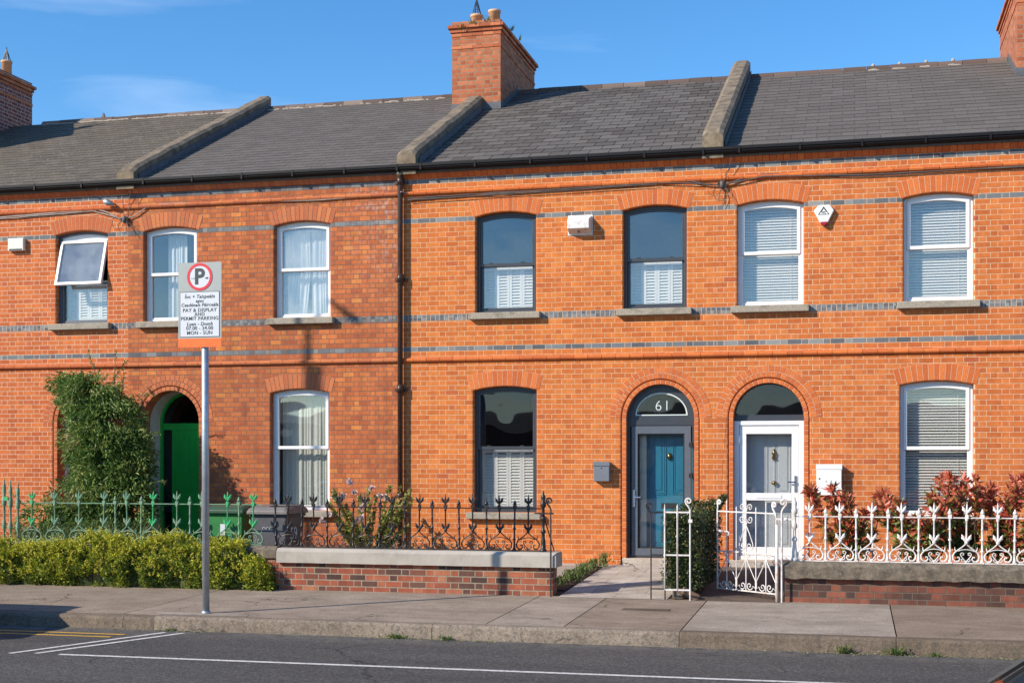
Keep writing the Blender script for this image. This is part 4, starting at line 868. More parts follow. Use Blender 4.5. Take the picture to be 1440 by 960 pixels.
protos = {}
def railing(label, y, zb, xs, xp, x0, x1, mat, mat2=None, fresh=(), xsc=None):
    t = thing('railing', ((x0+x1)/2, y, zb), label, 'railing', 'cast iron railings on the garden walls')
    m = MB(); m.tube([(x0, y, zb+.597), (x1, y, zb+.597)], .0085, 6); m.build('top_rail', mat, t)
    m = MB(); m.box(x0, x1, y-.014, y+.014, zb+.002, zb+.018); m.build('bottom_rail', mat, t)
    def put(kind, x, mt):
        k = (kind, mt.name)
        if k not in protos:
            mb = {'scroll_panel': scroll_panel, 'spear': spear, 'post': post}[kind]()
            o = mb.build(kind, mt, None); protos[k] = o.data; bpy.data.objects.remove(o)
        o = bpy.data.objects.new(kind, protos[k]); C.objects.link(o); o.parent = t; o.location = Vector((x, y, zb+.018))-t.location; o.rotation_euler = (rnd.uniform(-.02, .02), rnd.uniform(-.025, .025), rnd.uniform(-.08, .08))
    for i, x in enumerate(xs): put('spear', x, mat2 if i in fresh else mat)
    for x in (xsc or xs): put('scroll_panel', x, mat)
    for x in xp: put('post', x, mat)
    return t
railing('white painted cast iron railing with fleur tips on the crumbling coping', -3.65, .53, [-.556+.394*k for k in range(22)], [-.357+.394*k for k in range(22)], -.76, 8.1, M['white_metal'])
railing('black cast iron railing with fleur tips on the pale coping', -3.65, .60, [-8.003+.399*k for k in range(10)], [-8.2+.399*k for k in range(10)], -8.3, -4.2, M['black_metal'])
railing('weathered green cast iron railing above the yellow-green hedge', -3.65, .62, [-12.238+.408*k for k in range(10)], [-10.805, -10.386, -9.58, -8.782], -12.47, -8.42, M['green_metal'], M['green_fresh'], (0, 5, 8, 9))
def newel(label, x, y, z0, h, mat, k=1.0, group='iron gate posts'):
    m = MB(); m.lathe([(.05*k, 0), (.05*k, .04), (.036*k, .05), (.036*k, .12), (.026*k, .2), (.022*k, .3*h), (.036*k, .32*h), (.036*k, .35*h), (.02*k, .38*h), (.02*k, .5*h), (.038*k, .52*h), (.038*k, .56*h), (.021*k, .6*h), (.021*k, .72*h), (.04*k, .74*h), (.042*k, .80*h), (.024*k, .83*h), (.034*k, .88*h), (.03*k, .92*h), (.012*k, .95*h), (.016*k, .97*h), (.002, h)], (x, y, z0), 10)
    return tag(m.build('gate_post', mat), label, 'gate post', group)
newel('white turned iron newel post standing on the crumbling coping', -.76, -3.66, .53, .86, M['white_metal'])
newel('black turned iron newel post at the right end of the pale coping', -4.19, -3.66, .59, .86, M['black_metal'])
for i, (x, lab) in enumerate([(-12.71, 'leftmost of three weathered green gate posts'), (-12.60, 'middle one of three weathered green gate posts'), (-12.47, 'right one of three weathered green gate posts, beside the railing')]):
    newel(lab, x, -3.66, .0, 1.60-.03*i, M['green_metal'], .85)
m = MB(); m.box(-12.69, -12.62, -3.70, -3.685, 1.25, 1.31); tag(m.build('gate_latch', M['green_fresh']), 'bright green latch plate between the green gate posts', 'latch')
def mapper(o, ang):
    c, s_ = math.cos(ang), math.sin(ang); return lambda u, z, y=0: (o[0]+u*c-y*s_, o[1]+u*s_+y*c, o[2]+z)
def hook_post(m, F_, u, h, d, r=.013, s=1):
    m.tube([F_(u, 0), F_(u, h-.16*s), F_(u-d*.02*s, h-.12*s), F_(u-d*.055*s, h-.075*s)]+[F_(x, z) for x, z in spiral(u-d*.02*s, h-.045*s, .045*s, math.pi if d > 0 else 0, 1.15, -d, 16, .25)], r, 6)
# black pieces
t = thing('gate_post', (-4.03, -3.72, 0), 'black iron hook-topped gate post beside the end of the pale-coped wall', 'gate post', 'iron gate posts')
m = MB(); F_ = mapper((-4.03, -3.9, 0), 0); hook_post(m, F_, 0, 1.36, 1, .013); m.build('hook_bar', M['black_metal'], t)
m = MB(); m.box(-4.30, -4.03, -3.73, -3.71, 1.125, 1.145); m.tube([(-4.03, -3.9, 1.135), (-4.1, -3.72, 1.135)], .01, 6); m.tube([(-4.17, -3.66, 1.05), (-4.10, -3.3, .55)], .009, 6); m.build('brace', M['black_metal'], t)
t = thing('half_gate', (-2.56, -3.9, 0), 'thin black iron gate frame standing against the paved path', 'gate')
m = MB(); F_ = mapper((-2.65, -3.88, .0), 0); hook_post(m, F_, 0, 1.30, 1, .010); m.build('stile', M['black_metal'], t)
m = MB()
for z in (1.17, .60, .14): m.tube([F_(0, z), F_(.2, z)], .008, 6)
m.build('rail', M['black_metal'], t)
m = MB(); m.tube([F_(.19, -.02), F_(.19, .16)], .010, 6); m.build('foot', M['black_metal'], t)
# white fixed panel
t = thing('side_railing', (-2.28, -3.93, 0), 'narrow white iron side panel with a curled top in front of the dark hedge', 'gate panel')
F_ = mapper((-2.455, -3.95, 0), 0)
for u in (0, .17):
    m = MB(); m.lathe([(.012, .13), (.012, 1.10), (.016, 1.11), (.014, 1.17), (.010, 1.21), (.012, 1.25), (.002, 1.29)] if u else [(.012, .13), (.012, .58), (.018, .6), (.012, .62), (.012, 1.02), (.018, 1.04), (.012, 1.06), (.012, 1.22), (.002, 1.29)], F_(u, 0), 7); m.build('bar', M['white_metal'], t)
m = MB(); hook_post(m, F_, .34, 1.37, 1, .012); m.box(-2.455+.32, -2.455+.37, -3.98, -3.92, 1.04, 1.085); m.build('stile', M['white_metal'], t)
for z in (1.178, .605, .14): m = MB(); m.box(-2.455, -2.115, -3.957, -3.943, z-.010, z+.010); m.build('rail', M['white_metal'], t)
# white gate, ajar, hung on the right
hx, hy = -.99, -3.85; gx_, gy_ = -1.832, -3.12; ang = math.atan2(gy_-hy, gx_-hx); GW = math.hypot(gx_-hx, gy_-hy)
t = thing('iron_gate', (hx, hy, .09), 'white wrought iron gate with scrollwork standing ajar by the white railing', 'gate')
F_ = mapper((hx, hy, .09), ang); W3 = lambda pts: [F_(a, b_) for a, b_ in pts]
m = MB(); m.tube(W3([(GW, 0), (GW, 1.10), (GW-.01, 1.14), (GW-.0, 1.18)])+W3(spiral(GW-.035, 1.20, .04, 0, 1.2, 1, 14, .25)), .012, 6); m.build('stile', M['white_metal'], t)
m = MB(); m.tube(W3([(0, -.02), (0, 1.02), (.02, 1.08), (.06, 1.14), (.07, 1.18)])+W3(spiral(.035, 1.19, .04, 0, 1.2, 1, 14, .25)), .014, 6); m.build('stile', M['rust_white'], t)
for z in (1.075, .53, .012):
    m = MB(); m.tube([F_(0, z), F_(GW, z)], .0105, 6); m.build('rail', M['white_metal'], t)
us = [GW*k/6 for k in range(1, 6)]; top_ = [1.20, 1.13, 1.25, 1.13, 1.20]
for i, u in enumerate(us):
    m = MB(); m.tube([F_(u, .012), F_(u, top_[i] if i != 4 else 1.22)], [.009, .009], 6); m.tube([F_(u, top_[i]-.01 if i != 4 else 1.2), F_(u, top_[i]+.03 if i != 4 else 1.25)], [.012, .001], 6); m.build('bar', M['white_metal'], t)
def sc(*pp): 
    m = MB()
    for a in pp: m.tube(W3(a), .0075, 5)
    m.build('scroll', M['white_metal'], t)
for uc in (us[0], us[2], us[4]):                              # lower diamonds and feet scrolls
    sc([(uc, .49), (uc-.03, .40), (uc-GW/6+.01, .16), (uc-GW/6+.012, .06)]+spiral(uc-.065, .085, .062, math.pi, 1.3, 1, 16), [(uc, .49), (uc+.03, .40), (uc+GW/6-.01, .16), (uc+GW/6-.012, .06)]+spiral(uc+.065, .085, .062, 0, 1.3, -1, 16),
       spiral(uc-.045, .50, .035, 0, 1.1, -1, 12), spiral(uc+.045, .50, .035, math.pi, 1.1, 1, 12))
uc = us[2]
sc([(uc, .90), (uc-.06, .80), (uc-.125, .66), (uc-.13, .60)]+spiral(uc-.065, .62, .065, math.pi, 1.3, 1, 16), [(uc, .90), (uc+.06, .80), (uc+.125, .66), (uc+.13, .60)]+spiral(uc+.065, .62, .065, 0, 1.3, -1, 16),
   [(uc, .90), (uc-.03, .96)]+spiral(uc-.075, .985, .058, 0, 1.3, -1, 16), [(uc, .90), (uc+.03, .96)]+spiral(uc+.075, .985, .058, math.pi, 1.3, 1, 16),
   [(uc, 1.08), (uc-.02, 1.12)]+spiral(uc-.075, 1.145, .05, 0, 1.3, 1, 14), [(uc, 1.08), (uc+.02, 1.12)]+spiral(uc+.075, 1.145, .05, math.pi, 1.3, -1, 14))
m = MB(); q = F_(GW-.06, .80); m.lathe([(.03, -.02), (.03, .02)], q, 8); m.tube([F_(GW, .80), F_(GW-.2, .80)]+W3(spiral(GW-.2, .765, .035, math.pi/2, .9, 1, 10)), .010, 6); m.build('latch', M['white_metal'], t)
t = thing('gate_post', (-.93, -3.86, 0), 'white hook-topped hinge post with rust stains between the gate and the wall end', 'gate post', 'iron gate posts')
F2 = mapper((-.915, -3.9, 0), 0); m = MB(); hook_post(m, F2, 0, 1.36, -1, .014); m.build('hook_bar', M['rust_white'], t)
m = MB(); m.tube([(-.98, -3.86, -.01), (-.98, -3.86, 1.02)], .019, 8); m.build('hinge_bar', M['rust_white'], t)
m = MB(); m.box(-.99, -.76, -3.90, -3.88, 1.085, 1.11); m.lathe([(.02, -.02), (.026, 0), (.02, .02)], (-.86, -3.89, 1.098), 8); m.build('brace', M['white_metal'], t)

# ------------------------------------------------------------------ parking sign
t = thing('parking_sign', (-7.86, -6.57, -.04), 'grey parking sign on a galvanised pole at the kerb', 'parking sign')
PX_ = -7.945; PY_ = -6.56
m = MB(); m.tube([(PX_+.055, PY_+.05, -.06), (PX_+.04, PY_+.05, 4.30)], .045, 16); m.tube([(PX_+.055, PY_+.05, -.06), (PX_+.055, PY_+.05, -.015)], .055, 16); m.build('pole', M['galv'], t)
ys = PY_-.005
m = MB(); m.box(PX_-.295, PX_+.295, ys-.004, ys, 3.29, 4.35); bd = m.build('board', M['sign_grey'], t)
m = MB(); m.box(PX_-.295, PX_+.295, ys-.007, ys-.0041, 3.29, 3.40); m.build('orange_strip', M['sign_orange'], t)
def disc(m, cx, cz, r, y0, y1, n=40): m.prism([(cx+r*math.cos(2*math.pi*i/n), cz+r*math.sin(2*math.pi*i/n)) for i in range(n)], y0, y1)
m = MB(); disc(m, PX_, 4.17, .170, ys-.0065, ys-.0041); m.build('roundel_disc', M['sign_white'], t)
m = MB(); c1 = [(PX_+.172*math.cos(2*math.pi*i/48), 4.17+.172*math.sin(2*math.pi*i/48)) for i in range(48)]; c2 = [(PX_+.138*math.cos(2*math.pi*i/48), 4.17+.138*math.sin(2*math.pi*i/48)) for i in range(48)]
m.ring(c1, c2, ys-.0095, ys-.0066); m.build('red_ring', M['sign_red'], t)
text_mesh('P', .27, 'roundel_letter', M['sign_ink'], PX_-.005, ys-.008, 4.165, t, bold=.009)
m = MB(); m.box(PX_+.075, PX_+.1, ys-.009, ys-.0066, 4.146, 4.158); m.prism([(PX_+.098, 4.136), (PX_+.124, 4.152), (PX_+.098, 4.168)], ys-.009, ys-.0066); m.build('arrow', M['sign_ink'], t)
m = MB(); m.box(PX_-.118, PX_-.07, ys-.009, ys-.0066, 4.142, 4.162); m.build('arrow', M['sign_pale_ink'], t)
m = MB(); m.box(PX_-.272, PX_+.272, ys-.0065, ys-.0041, 3.415, 3.985); m.build('plate_border', M['sign_ink'], t)
m = MB(); m.box(PX_-.264, PX_+.264, ys-.0085, ys-.0066, 3.423, 3.977); pl = m.build('text_plate', M['sign_white'], t)
lines = [('Íoc + Taispeáin', .058, .25, 3.922), ('agus', .055, .25, 3.868), ('Ceadúnais Páirceála', .055, .25, 3.817), ('PAY & DISPLAY', .061, 0, 3.752), ('AND', .058, 0, 3.70), ('PERMIT PARKING', .059, 0, 3.648), ('Luan - Domh', .058, .25, 3.580), ('07.00 - 24.00', .060, 0, 3.527), ('MON - SUN', .060, 0, 3.468)]
for s_, sz_, sh, z in lines: text_mesh(s_, sz_*1.06, 'lettering', M['sign_ink'], PX_, ys-.0095, z, pl, shear=sh*.8, bold=.0007, sp=1.08)

# ------------------------------------------------------------------ bins
def bin_(label, x, y, mat, lid, number=None, rot=0):
    t = thing('wheelie_bin', (x, y, gz(y)), label, 'wheelie bin', 'wheelie bins behind the railing'); zb = gz(y)
    m = MB(); h = 1.02; a, b_ = .24, .27; c, d = .29, .36; vs = [(x+sx_*q, y+sy_*r_, z) for q, r_, z in ((a, b_, zb+.05), (c, d, zb+h)) for sx_, sy_ in ((-1, -1), (1, -1), (1, 1), (-1, 1))]
    m.add(vs, [(0, 1, 5, 4), (1, 2, 6, 5), (2, 3, 7, 6), (3, 0, 4, 7), (3, 2, 1, 0), (4, 5, 6, 7)], .5); m.box(x-.31, x+.31, y-.375, y+.375, zb+h-.04, zb+h)
    m.build('bin_body', mat, t, bevel=.02)
    m = MB(); w2 = .325; vs = []
    prof = [(-.42, 0), (-.42, .05), (-.36, .10), (-.1, .135), (.2, .13), (.38, .09), (.42, .03), (.42, 0)]
    for sx_ in (-1, -.85, .85, 1): vs += [(x+sx_*w2, y+py, zb+h+.002+pz*(1 if abs(sx_) < 1 else .75)) for py, pz in prof]
    n = len(prof); m.add(vs, [(k*n+j, k*n+(j+1) % n, k*n+n+(j+1) % n, k*n+n+j) for k in range(3) for j in range(n)]+[tuple(range(n)), tuple(3*n+j for j in range(n-1, -1, -1))], .5); m.build('lid', lid, t, bevel=.008)
    m = MB(); m.tube([(x-.24, y+.45, zb+h-.02), (x+.24, y+.45, zb+h-.02)], .018, 8); m.box(x-.25, x-.2, y+.36, y+.45, zb+h-.05, zb+h-.01); m.box(x+.2, x+.25, y+.36, y+.45, zb+h-.05, zb+h-.01); m.build('handle', lid, t)
    for s_ in (-1, 1): m = MB(); m.tube([(x+s_*.26, y+.3, zb+.10), (x+s_*.31, y+.3, zb+.10)], .10, 16); m.build('wheel', M['black'], t)
    return t, zb
bx1, by1 = -9.16, -2.75
t, zb = bin_('green wheelie bin with a white sticker behind the green railing', bx1-.12, by1, M['bin_green'], M['bin_lid_green'])
m = MB(); m.box(bx1-.20, bx1-.12, by1-.345, by1-.3, zb+.68, zb+.88); m.build('sticker', M['sign_white'], t)
t, zb = bin_('charcoal wheelie bin numbered 59 on its side', bx1+.64, by1-.1, M['bin_grey'], M['bin_lid'])
o = text_mesh('59', .26, 'bin_number', M['frost'], 0, 0, 0); o.data.transform(Matrix.Translation((bx1+.64+.288, by1-.16, zb+.72)) @ Matrix.Rotation(R(90), 4, 'Z') @ Matrix.Rotation(R(-3.0), 4, 'X')); adopt(o, t)
o = text_mesh('DCC', .075, 'bin_badge', M['sign_pale_ink'], bx1+.62, by1-.1-.352, zb+.80, t)

# ------------------------------------------------------------------ vegetation
def leaf(m, p, L_, w, direction, up=None, tone=None):
    d = direction.normalized(); s_ = d.cross(Vector((rnd.uniform(-1, 1), rnd.uniform(-1, 1), rnd.uniform(-1, 1)))); s_ = s_.normalized() if s_.length > .05 else d.orthogonal().normalized()
    nrm = d.cross(s_); b = len(m.v); f = .18*w
    m.v += [tuple(p), tuple(p+d*L_*.45+s_*w/2+nrm*f), tuple(p+d*L_), tuple(p+d*L_*.45-s_*w/2+nrm*f)]
    m.f += [[b, b+1, b+2], [b, b+2, b+3]]; tn = rnd.random() if tone is None else min(1, max(0, tone)); m.t += [tn, tn]; m.sm += [False, False]
def rdir(): 
    z = rnd.uniform(-1, 1); a = rnd.uniform(0, 6.283); q = math.sqrt(1-z*z); return Vector((q*math.cos(a), q*math.sin(a), z))
# yellow-green hedge
t = thing('hedge', (-11, -4.0, 0), 'low clipped yellow-green hedge along the pavement under the green railing', 'hedge')
m = MB(); m.open = True
def htop(x): 
    e = min(1, max(0, (-8.12-x)/.5))**.5
    return (.54+.16*noise.noise(Vector((x*1.3, 0, 2)))+.16*noise.noise(Vector((x*3.6, 3, 2)))+.08*(1 if -11.2 < x < -9.6 else 0))*e+.05
for k in range(30000):
    x = rnd.uniform(-16.5, -8.1) if rnd.random() < .35 else rnd.uniform(-13.0, -8.1); ht = htop(x)
    q = rnd.random()
    bul = .13*noise.noise(Vector((x*2.6, 1, 0)))+.08*noise.noise(Vector((x*6, 4, 0)))
    if q < .62:
        z = rnd.uniform(.0, ht); y = -4.02-bul-.10*math.sin(math.pi*min(1, z/ht))+.14*noise.noise(Vector((x*5, z*5, 0)))+rnd.uniform(0, .12)
    else: z = ht+rnd.gauss(0, .03); y = rnd.uniform(-4.08-bul, -3.55)
    cl = noise.noise(Vector((x*5, y*5, z*5)))
    if cl < -.28: y += .08
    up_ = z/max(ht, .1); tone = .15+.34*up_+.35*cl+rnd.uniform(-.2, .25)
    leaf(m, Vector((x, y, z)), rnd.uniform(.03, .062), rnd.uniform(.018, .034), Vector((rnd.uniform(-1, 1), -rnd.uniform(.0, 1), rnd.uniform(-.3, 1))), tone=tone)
for k in range(620):                                           # shoots that stand out of the top
    x = rnd.uniform(-13.0, -8.2); y = rnd.uniform(-4.14, -3.65); z = htop(x)*(1 if k % 2 else rnd.uniform(.25, .95)); y = y if k % 2 else -4.12+rnd.uniform(-.03, .05)
    d = Vector((rnd.uniform(-.5, .5), rnd.uniform(-.5, .1), 1 if k % 2 else .5)); h = rnd.uniform(.04, .17)*(1 if k % 2 else .7)
    for j in range(12): leaf(m, Vector((x, y, z))+d*h*j/11, .03, .016, rdir()+Vector((0, 0, .5)), tone=rnd.uniform(.5, 1))
m.build('foliage', M['leaf_hedge'], t)
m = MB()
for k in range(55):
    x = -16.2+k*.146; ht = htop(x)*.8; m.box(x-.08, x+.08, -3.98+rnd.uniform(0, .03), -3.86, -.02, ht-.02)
m.build('dark_core', M['leaf_box'], t)  # solid dark boxes filling the hedge behind its leaves
# dark hedge between the paths
t = thing('hedge', (-2.3, -2.4, .05), 'dark green box hedge between the paved path and the white gate', 'hedge')
m = MB(); m.open = True
for k in range(9000):
    q = rnd.random(); y = rnd.uniform(-3.68, -.9) if q > .35 else rnd.uniform(-3.72, -3.55)
    wl, wr = -2.50, -2.02; bul = .04*noise.noise(Vector((y*4, 2, 0)))
    hz = 1.12+.05*noise.noise(Vector((y*3, 0, 0)))+(.08 if y > -1.6 else 0)
    s_ = rnd.random()
    if q <= .35: x = rnd.uniform(wl, wr); z = rnd.uniform(.12, hz); y += rnd.uniform(-.02, .06)
    elif s_ < .45: x = wr+bul+rnd.gauss(0, .025)+.05*noise.noise(Vector((y*5, rnd.random(), 1))); z = rnd.uniform(.12, hz)
    elif s_ < .65: x = wl-bul+rnd.gauss(0, .025); z = rnd.uniform(.12, hz)
    else: x = rnd.uniform(wl, wr); z = hz+rnd.gauss(0, .025)
    leaf(m, Vector((x, y, z)), rnd.uniform(.035, .06), rnd.uniform(.02, .03), rdir()+Vector((0, -.2, .3)))
for k in range(420):
    a = rnd.random(); p = Vector((-2.02+.14*a, -1.5+rnd.uniform(-.25, .25), 1.12+.20*a+rnd.gauss(0, .02))); leaf(m, p, .07, .028, rdir()+Vector((.4, 0, .4)))
m.build('foliage', M['leaf_box'], t)
m = MB(); m.box(-2.42, -2.10, -3.58, -1.0, .1, 1.04); m.build('dark_core', M['leaf_box'], t)  # one solid box filling the hedge inside its leaves
m = MB()
for k in range(7): y = -3.5+k*.4; m.tube([(-2.26+rnd.uniform(-.05, .05), y, gz(y)), (-2.26, y, .3)], .02, 6)
m.build('stem', M['bark'], t)
# big shrub
t = thing('shrub', (-12.7, -.9, .12), 'tall leafy green shrub covering the leftmost doorway', 'shrub')
m = MB(); m.open = True; st = MB()
cl_ = [((-12.95, -.75, 3.0), (.55, .4, .42), 2300), ((-12.55, -.8, 2.55), (.62, .45, .5), 3000), ((-12.4, -.9, 1.9), (.72, .5, .6), 3800), ((-12.25, -1.0, 1.2), (.65, .5, .5), 3200), ((-12.5, -1.2, .6), (1.05, .5, .4), 3200), ((-13.1, -1.1, .55), (.6, .45, .35), 1400), ((-13.0, -.55, 2.45), (.35, .3, .3), 700), ((-12.05, -.9, 2.2), (.28, .3, .35), 600), ((-13.35, -.7, 3.2), (.38, .25, .22), 450), ((-12.0, -1.0, 1.7), (.35, .3, .4), 700), ((-13.45, -1.3, .75), (.45, .4, .45), 900), ((-12.75, -.9, 2.2), (.6, .45, .7), 1800), ((-12.0, -1.2, .8), (.55, .45, .5), 1400), ((-12.75, -1.2, 1.2), (.6, .4, .5), 1500)]
for (c, r_, n) in cl_:
    for k in range(int(n*2.1)):
        d = rdir(); rr = rnd.random()**.35*(1+.35*noise.noise(Vector((d.x*2.5+c[0], d.y*2.5, d.z*2.5+c[2])))); p = Vector((c[0]-.06+d.x*r_[0]*1.12*rr, c[1]+d.y*r_[1]*rr, c[2]+d.z*r_[2]*rr))
        if p.y > -.06: continue
        if noise.noise(p*2.6) < -.25: continue
        leaf(m, p, rnd.uniform(.07, .13), rnd.uniform(.022, .036), Vector((d.x*.8, d.y*.5-.2, -.25+rnd.uniform(-.6, .6)))+rdir()*.5, tone=.45+.5*noise.noise(p*3)+rnd.uniform(-.25, .35))
def spray(base, d, ln, n=26, L_=.085, w=.022, droop=.5, tone=None, stem=st, r=.006):
    pts = []; p = Vector(base); v = Vector(d).normalized()
    for k in range(9): pts.append(p.copy()); p = p+v*ln/8; v = (v+Vector((0, 0, -droop*.09))).normalized()
    stem.tube(pts, [r*(1-.08*i) for i in range(9)], 5)
    for k in range(n):
        q = rnd.uniform(.15, 1)*7.99; i = int(q); c = pts[i].lerp(pts[i+1], q-i); leaf(m, c, L_*rnd.uniform(.6, 1.1), w*rnd.uniform(.7, 1.2), v+rdir()*.9, tone=tone() if tone else None)
for b_, d, l_ in [((-13.0, -.7, 3.3), (-1, -.1, .25), .75), ((-13.1, -.7, 3.25), (-1, 0, .5), .55), ((-12.9, -.7, 3.35), (-.3, 0, 1), .45), ((-12.55, -.7, 3.1), (.05, 0, 1), .7), ((-12.6, -.7, 3.2), (.5, 0, .8), .5), ((-12.3, -.8, 2.9), (1, 0, .35), .6), ((-13.2, -.7, 2.9), (-1, -.1, .1), .5), ((-13.1, -.6, 2.5), (-1, -.1, 0), .6), ((-12.0, -.9, 2.3), (1, 0, .2), .45), ((-11.9, -1, 1.9), (1, 0, .0), .35), ((-11.8, -1, 1.5), (1, 0, .1), .4), ((-13.0, -.9, 1.9), (-1, 0, .2), .4), ((-12.9, -1, 1.3), (-1, 0, .4), .5), ((-13.2, -1.1, .8), (-1, -.2, .8), .7), ((-13.5, -1.3, .7), (-.7, -.2, .9), .8), ((-13.4, -1.5, .6), (-1, 0, .3), .8), ((-13.3, -1.2, .8), (-.2, 0, 1), .6), ((-11.9, -1.1, .9), (1, -.1, .1), .4), ((-12.4, -.7, 3.0), (.2, -.2, 1), .45)]:
    spray(b_, d, l_, 34)
for k in range(5): st.tube([(-12.6+rnd.uniform(-.3, .3), -.7, .1), (-12.5+rnd.uniform(-.3, .3), -.8, 1.2), (-12.7+rnd.uniform(-.3, .3), -.75, 2.4), (-12.8+rnd.uniform(-.3, .3), -.7, 3.1)], [.03, .025, .018, .008], 6)
m.build('foliage', M['leaf_shrub'], t); st.build('stem', M['bark'], t)
# leafy plants at the far left
m = MB(); m.open = True; st = MB(); t = thing('shrub', (-14.9, -2.4, 0), 'dark broad-leaved plant poking in at the left edge behind the green gate posts', 'shrub')
for k in range(16): spray((-14.6+rnd.uniform(-.5, .5), -2.6+rnd.uniform(-.3, .3), .1), (rnd.uniform(-.25, .35), rnd.uniform(-.2, .2), 1), rnd.uniform(1.0, 2.4), 34, .15, .05, .4)
m.build('foliage', M['leaf_shrub'], t); st.build('stem', M['bark'], t)
m = MB(); m.open = True
for k in range(90): blades(m, (rnd.uniform(-13.2, -11.2), rnd.uniform(-3.3, -2.2), .03), 40, rnd.uniform(.5, .95), .16, .006, .9)
tag(m.build('long_grass', M['leaf_grass']), 'long grass growing behind the green railing', 'grass', kind='stuff')
m = MB(); m.open = True
for k in range(60): blades(m, (rnd.uniform(-8.2, -6.6), rnd.uniform(-3.3, -1.2), .05), 24, rnd.uniform(.25, .6), .14, .008, 1.1)
tag(m.build('garden_grass', M['leaf_grass']), 'rough grass below the roses behind the black railing', 'grass', kind='stuff')
# rose bush
t = thing('rose_bush', (-7.6, -1.3, .1), 'rose bush with pale blossoms in front of the downpipe', 'rose bush'); m = MB(); m.open = True; st = MB()
for k in range(46):
    a = rnd.uniform(0, 6.28); spray((-7.62+.1*math.cos(a), -1.3+.1*math.sin(a), .12), (math.cos(a)*rnd.uniform(.1, .6), math.sin(a)*.3, 1), rnd.uniform(.7, 1.5), 160, .075, .042, .9, tone=lambda: rnd.uniform(0, .6) if rnd.random() < .6 else rnd.uniform(.6, 1), r=.008)
m.build('foliage', M['leaf_rose'], t); st.build('stem', M['bark'], t)
fl = MB(); fl.open = True
for (x, z) in [(-8.1, 1.28), (-7.93, 1.30), (-7.98, 1.25), (-7.82, 1.52), (-7.62, 1.10), (-7.55, 1.16), (-8.28, .90), (-7.95, 1.0), (-7.7, .9), (-7.62, .95), (-7.3, 1.3), (-7.2, 1.28), (-7.75, 1.35), (-7.45, 1.42), (-8.15, 1.0)]:
    c = Vector((x, -1.62, z))
    for j in range(22): d = (rdir()+Vector((0, -.9, .2))).normalized(); leaf(fl, c+d*.008, .062, .06, d, tone=.5)
fl.build('blossom', M['petal'], t)
# photinia row
for i, (x, y, h, lab) in enumerate([(-.0, -1.9, 1.45, 'slim red-leaved shrub nearest the white letter box'), (.95, -2.1, 1.62, 'red-leaved shrub in front of the lower left of the slatted window'), (1.72, -1.9, 1.60, 'red-leaved shrub at the right jamb of the slatted window'), (2.35, -2.0, 1.45, 'red-leaved shrub at the right edge of the frame')]):
    t = thing('photinia_shrub', (x, y, .08), lab, 'shrub', 'red-leaved shrubs behind the white railing'); m = MB(); m.open = True; st = MB()
    for k in range(11 if i == 0 else 18):
        a = rnd.uniform(0, 6.28); d = Vector((math.cos(a)*.42, math.sin(a)*.35, 1)); ln = h*(rnd.uniform(.6, 1.0) if k > 2 else 1.02)
        p0 = Vector((x+.05*math.cos(a), y+.05*math.sin(a), .06)); tip = p0+d.normalized()*ln
        st.tube([p0, p0.lerp(tip, .5)+Vector((rnd.uniform(-.04, .04), 0, 0)), tip], [.014, .009, .004], 6)
        for q in [rnd.uniform(.3, 1)**.7 for _ in range(9)]+[1, 1]:
            c = p0.lerp(tip, q)
            for j in range(10):
                dd = (rdir()*.9+Vector((0, 0, .5))); leaf(m, c+rdir()*.03, rnd.uniform(.10, .17), rnd.uniform(.042, .062), dd, tone=(.0+.62*(c.z/h)**1.4+rnd.uniform(-.15, .45)))
    m.build('foliage', M['leaf_red'], t); st.build('stem', M['bark'], t)
# path border plants
for (x, y, h, lab) in [(-4.12, -2.75, .24, 'low'), (-4.02, -2.35, .26, 'low'), (-4.15, -1.95, .24, 'low'), (-4.05, -1.55, .26, 'low'), (-4.1, -1.15, .25, 'low'), (-4.03, -.75, .3, 'low'), (-3.93, -.38, .44, 'tall')]:
    m = MB(); m.open = True; m.tube([(x, y, gz(y)-.02), (x, y, gz(y)+h*.6)], .006, 5)
    for k in range(170): p = Vector((x+rnd.gauss(0, .05), y+rnd.gauss(0, .09), gz(y)+rnd.uniform(0, h*.45))); leaf(m, p, .07, .018, Vector((rnd.uniform(-.6, .6), rnd.uniform(-.6, .6), 1)))
    tag(m.build('bedding_plant', M['leaf_grass']), 'low green bedding plant in the strip beside the paved path' if lab == 'low' else 'tallest green bedding plant, at the house end of the strip beside the paved path', 'plant', 'plants along the paved path')
m = MB(); m.box(-4.35, -3.97, -3.3, -.35, .0, .045); 
struct(m.build('mulch_bed', M['soil']))
for (x, y, n, h, w_, lab) in [(-5.22, -6.95, 60, .07, .09, 'weed tuft in the gutter below the middle of the pale-coped wall'), (-4.60, -6.96, 34, .06, .06, 'weed tuft in the gutter near the pavement joint'), (-.10, -6.97, 70, .11, .05, 'grass tuft at the kerb below the left part of the white railing'), (.46, -6.96, 90, .10, .07, 'grass tuft at the kerb under the pavement joint on the right'), (.85, -6.97, 24, .05, .07, 'thin weed tuft at the kerb further right'), (-8.15, -6.96, 20, .04, .06, 'weed tuft at the kerb beside the sign pole')]:
    m = MB(); m.open = True; blades(m, (x, y, -.22), n, h, w_*.6, .005, 1.4)
    for k in range(n*2): leaf(m, Vector((x+rnd.gauss(0, w_), y+rnd.gauss(0, .02), -.215+abs(rnd.gauss(0, h*.3)))), rnd.uniform(.015, .035), .014, rdir()+Vector((0, 0, .6)))
    tag(m.build('weed_tuft', M['leaf_grass']), lab, 'weed', 'weeds along the kerb')
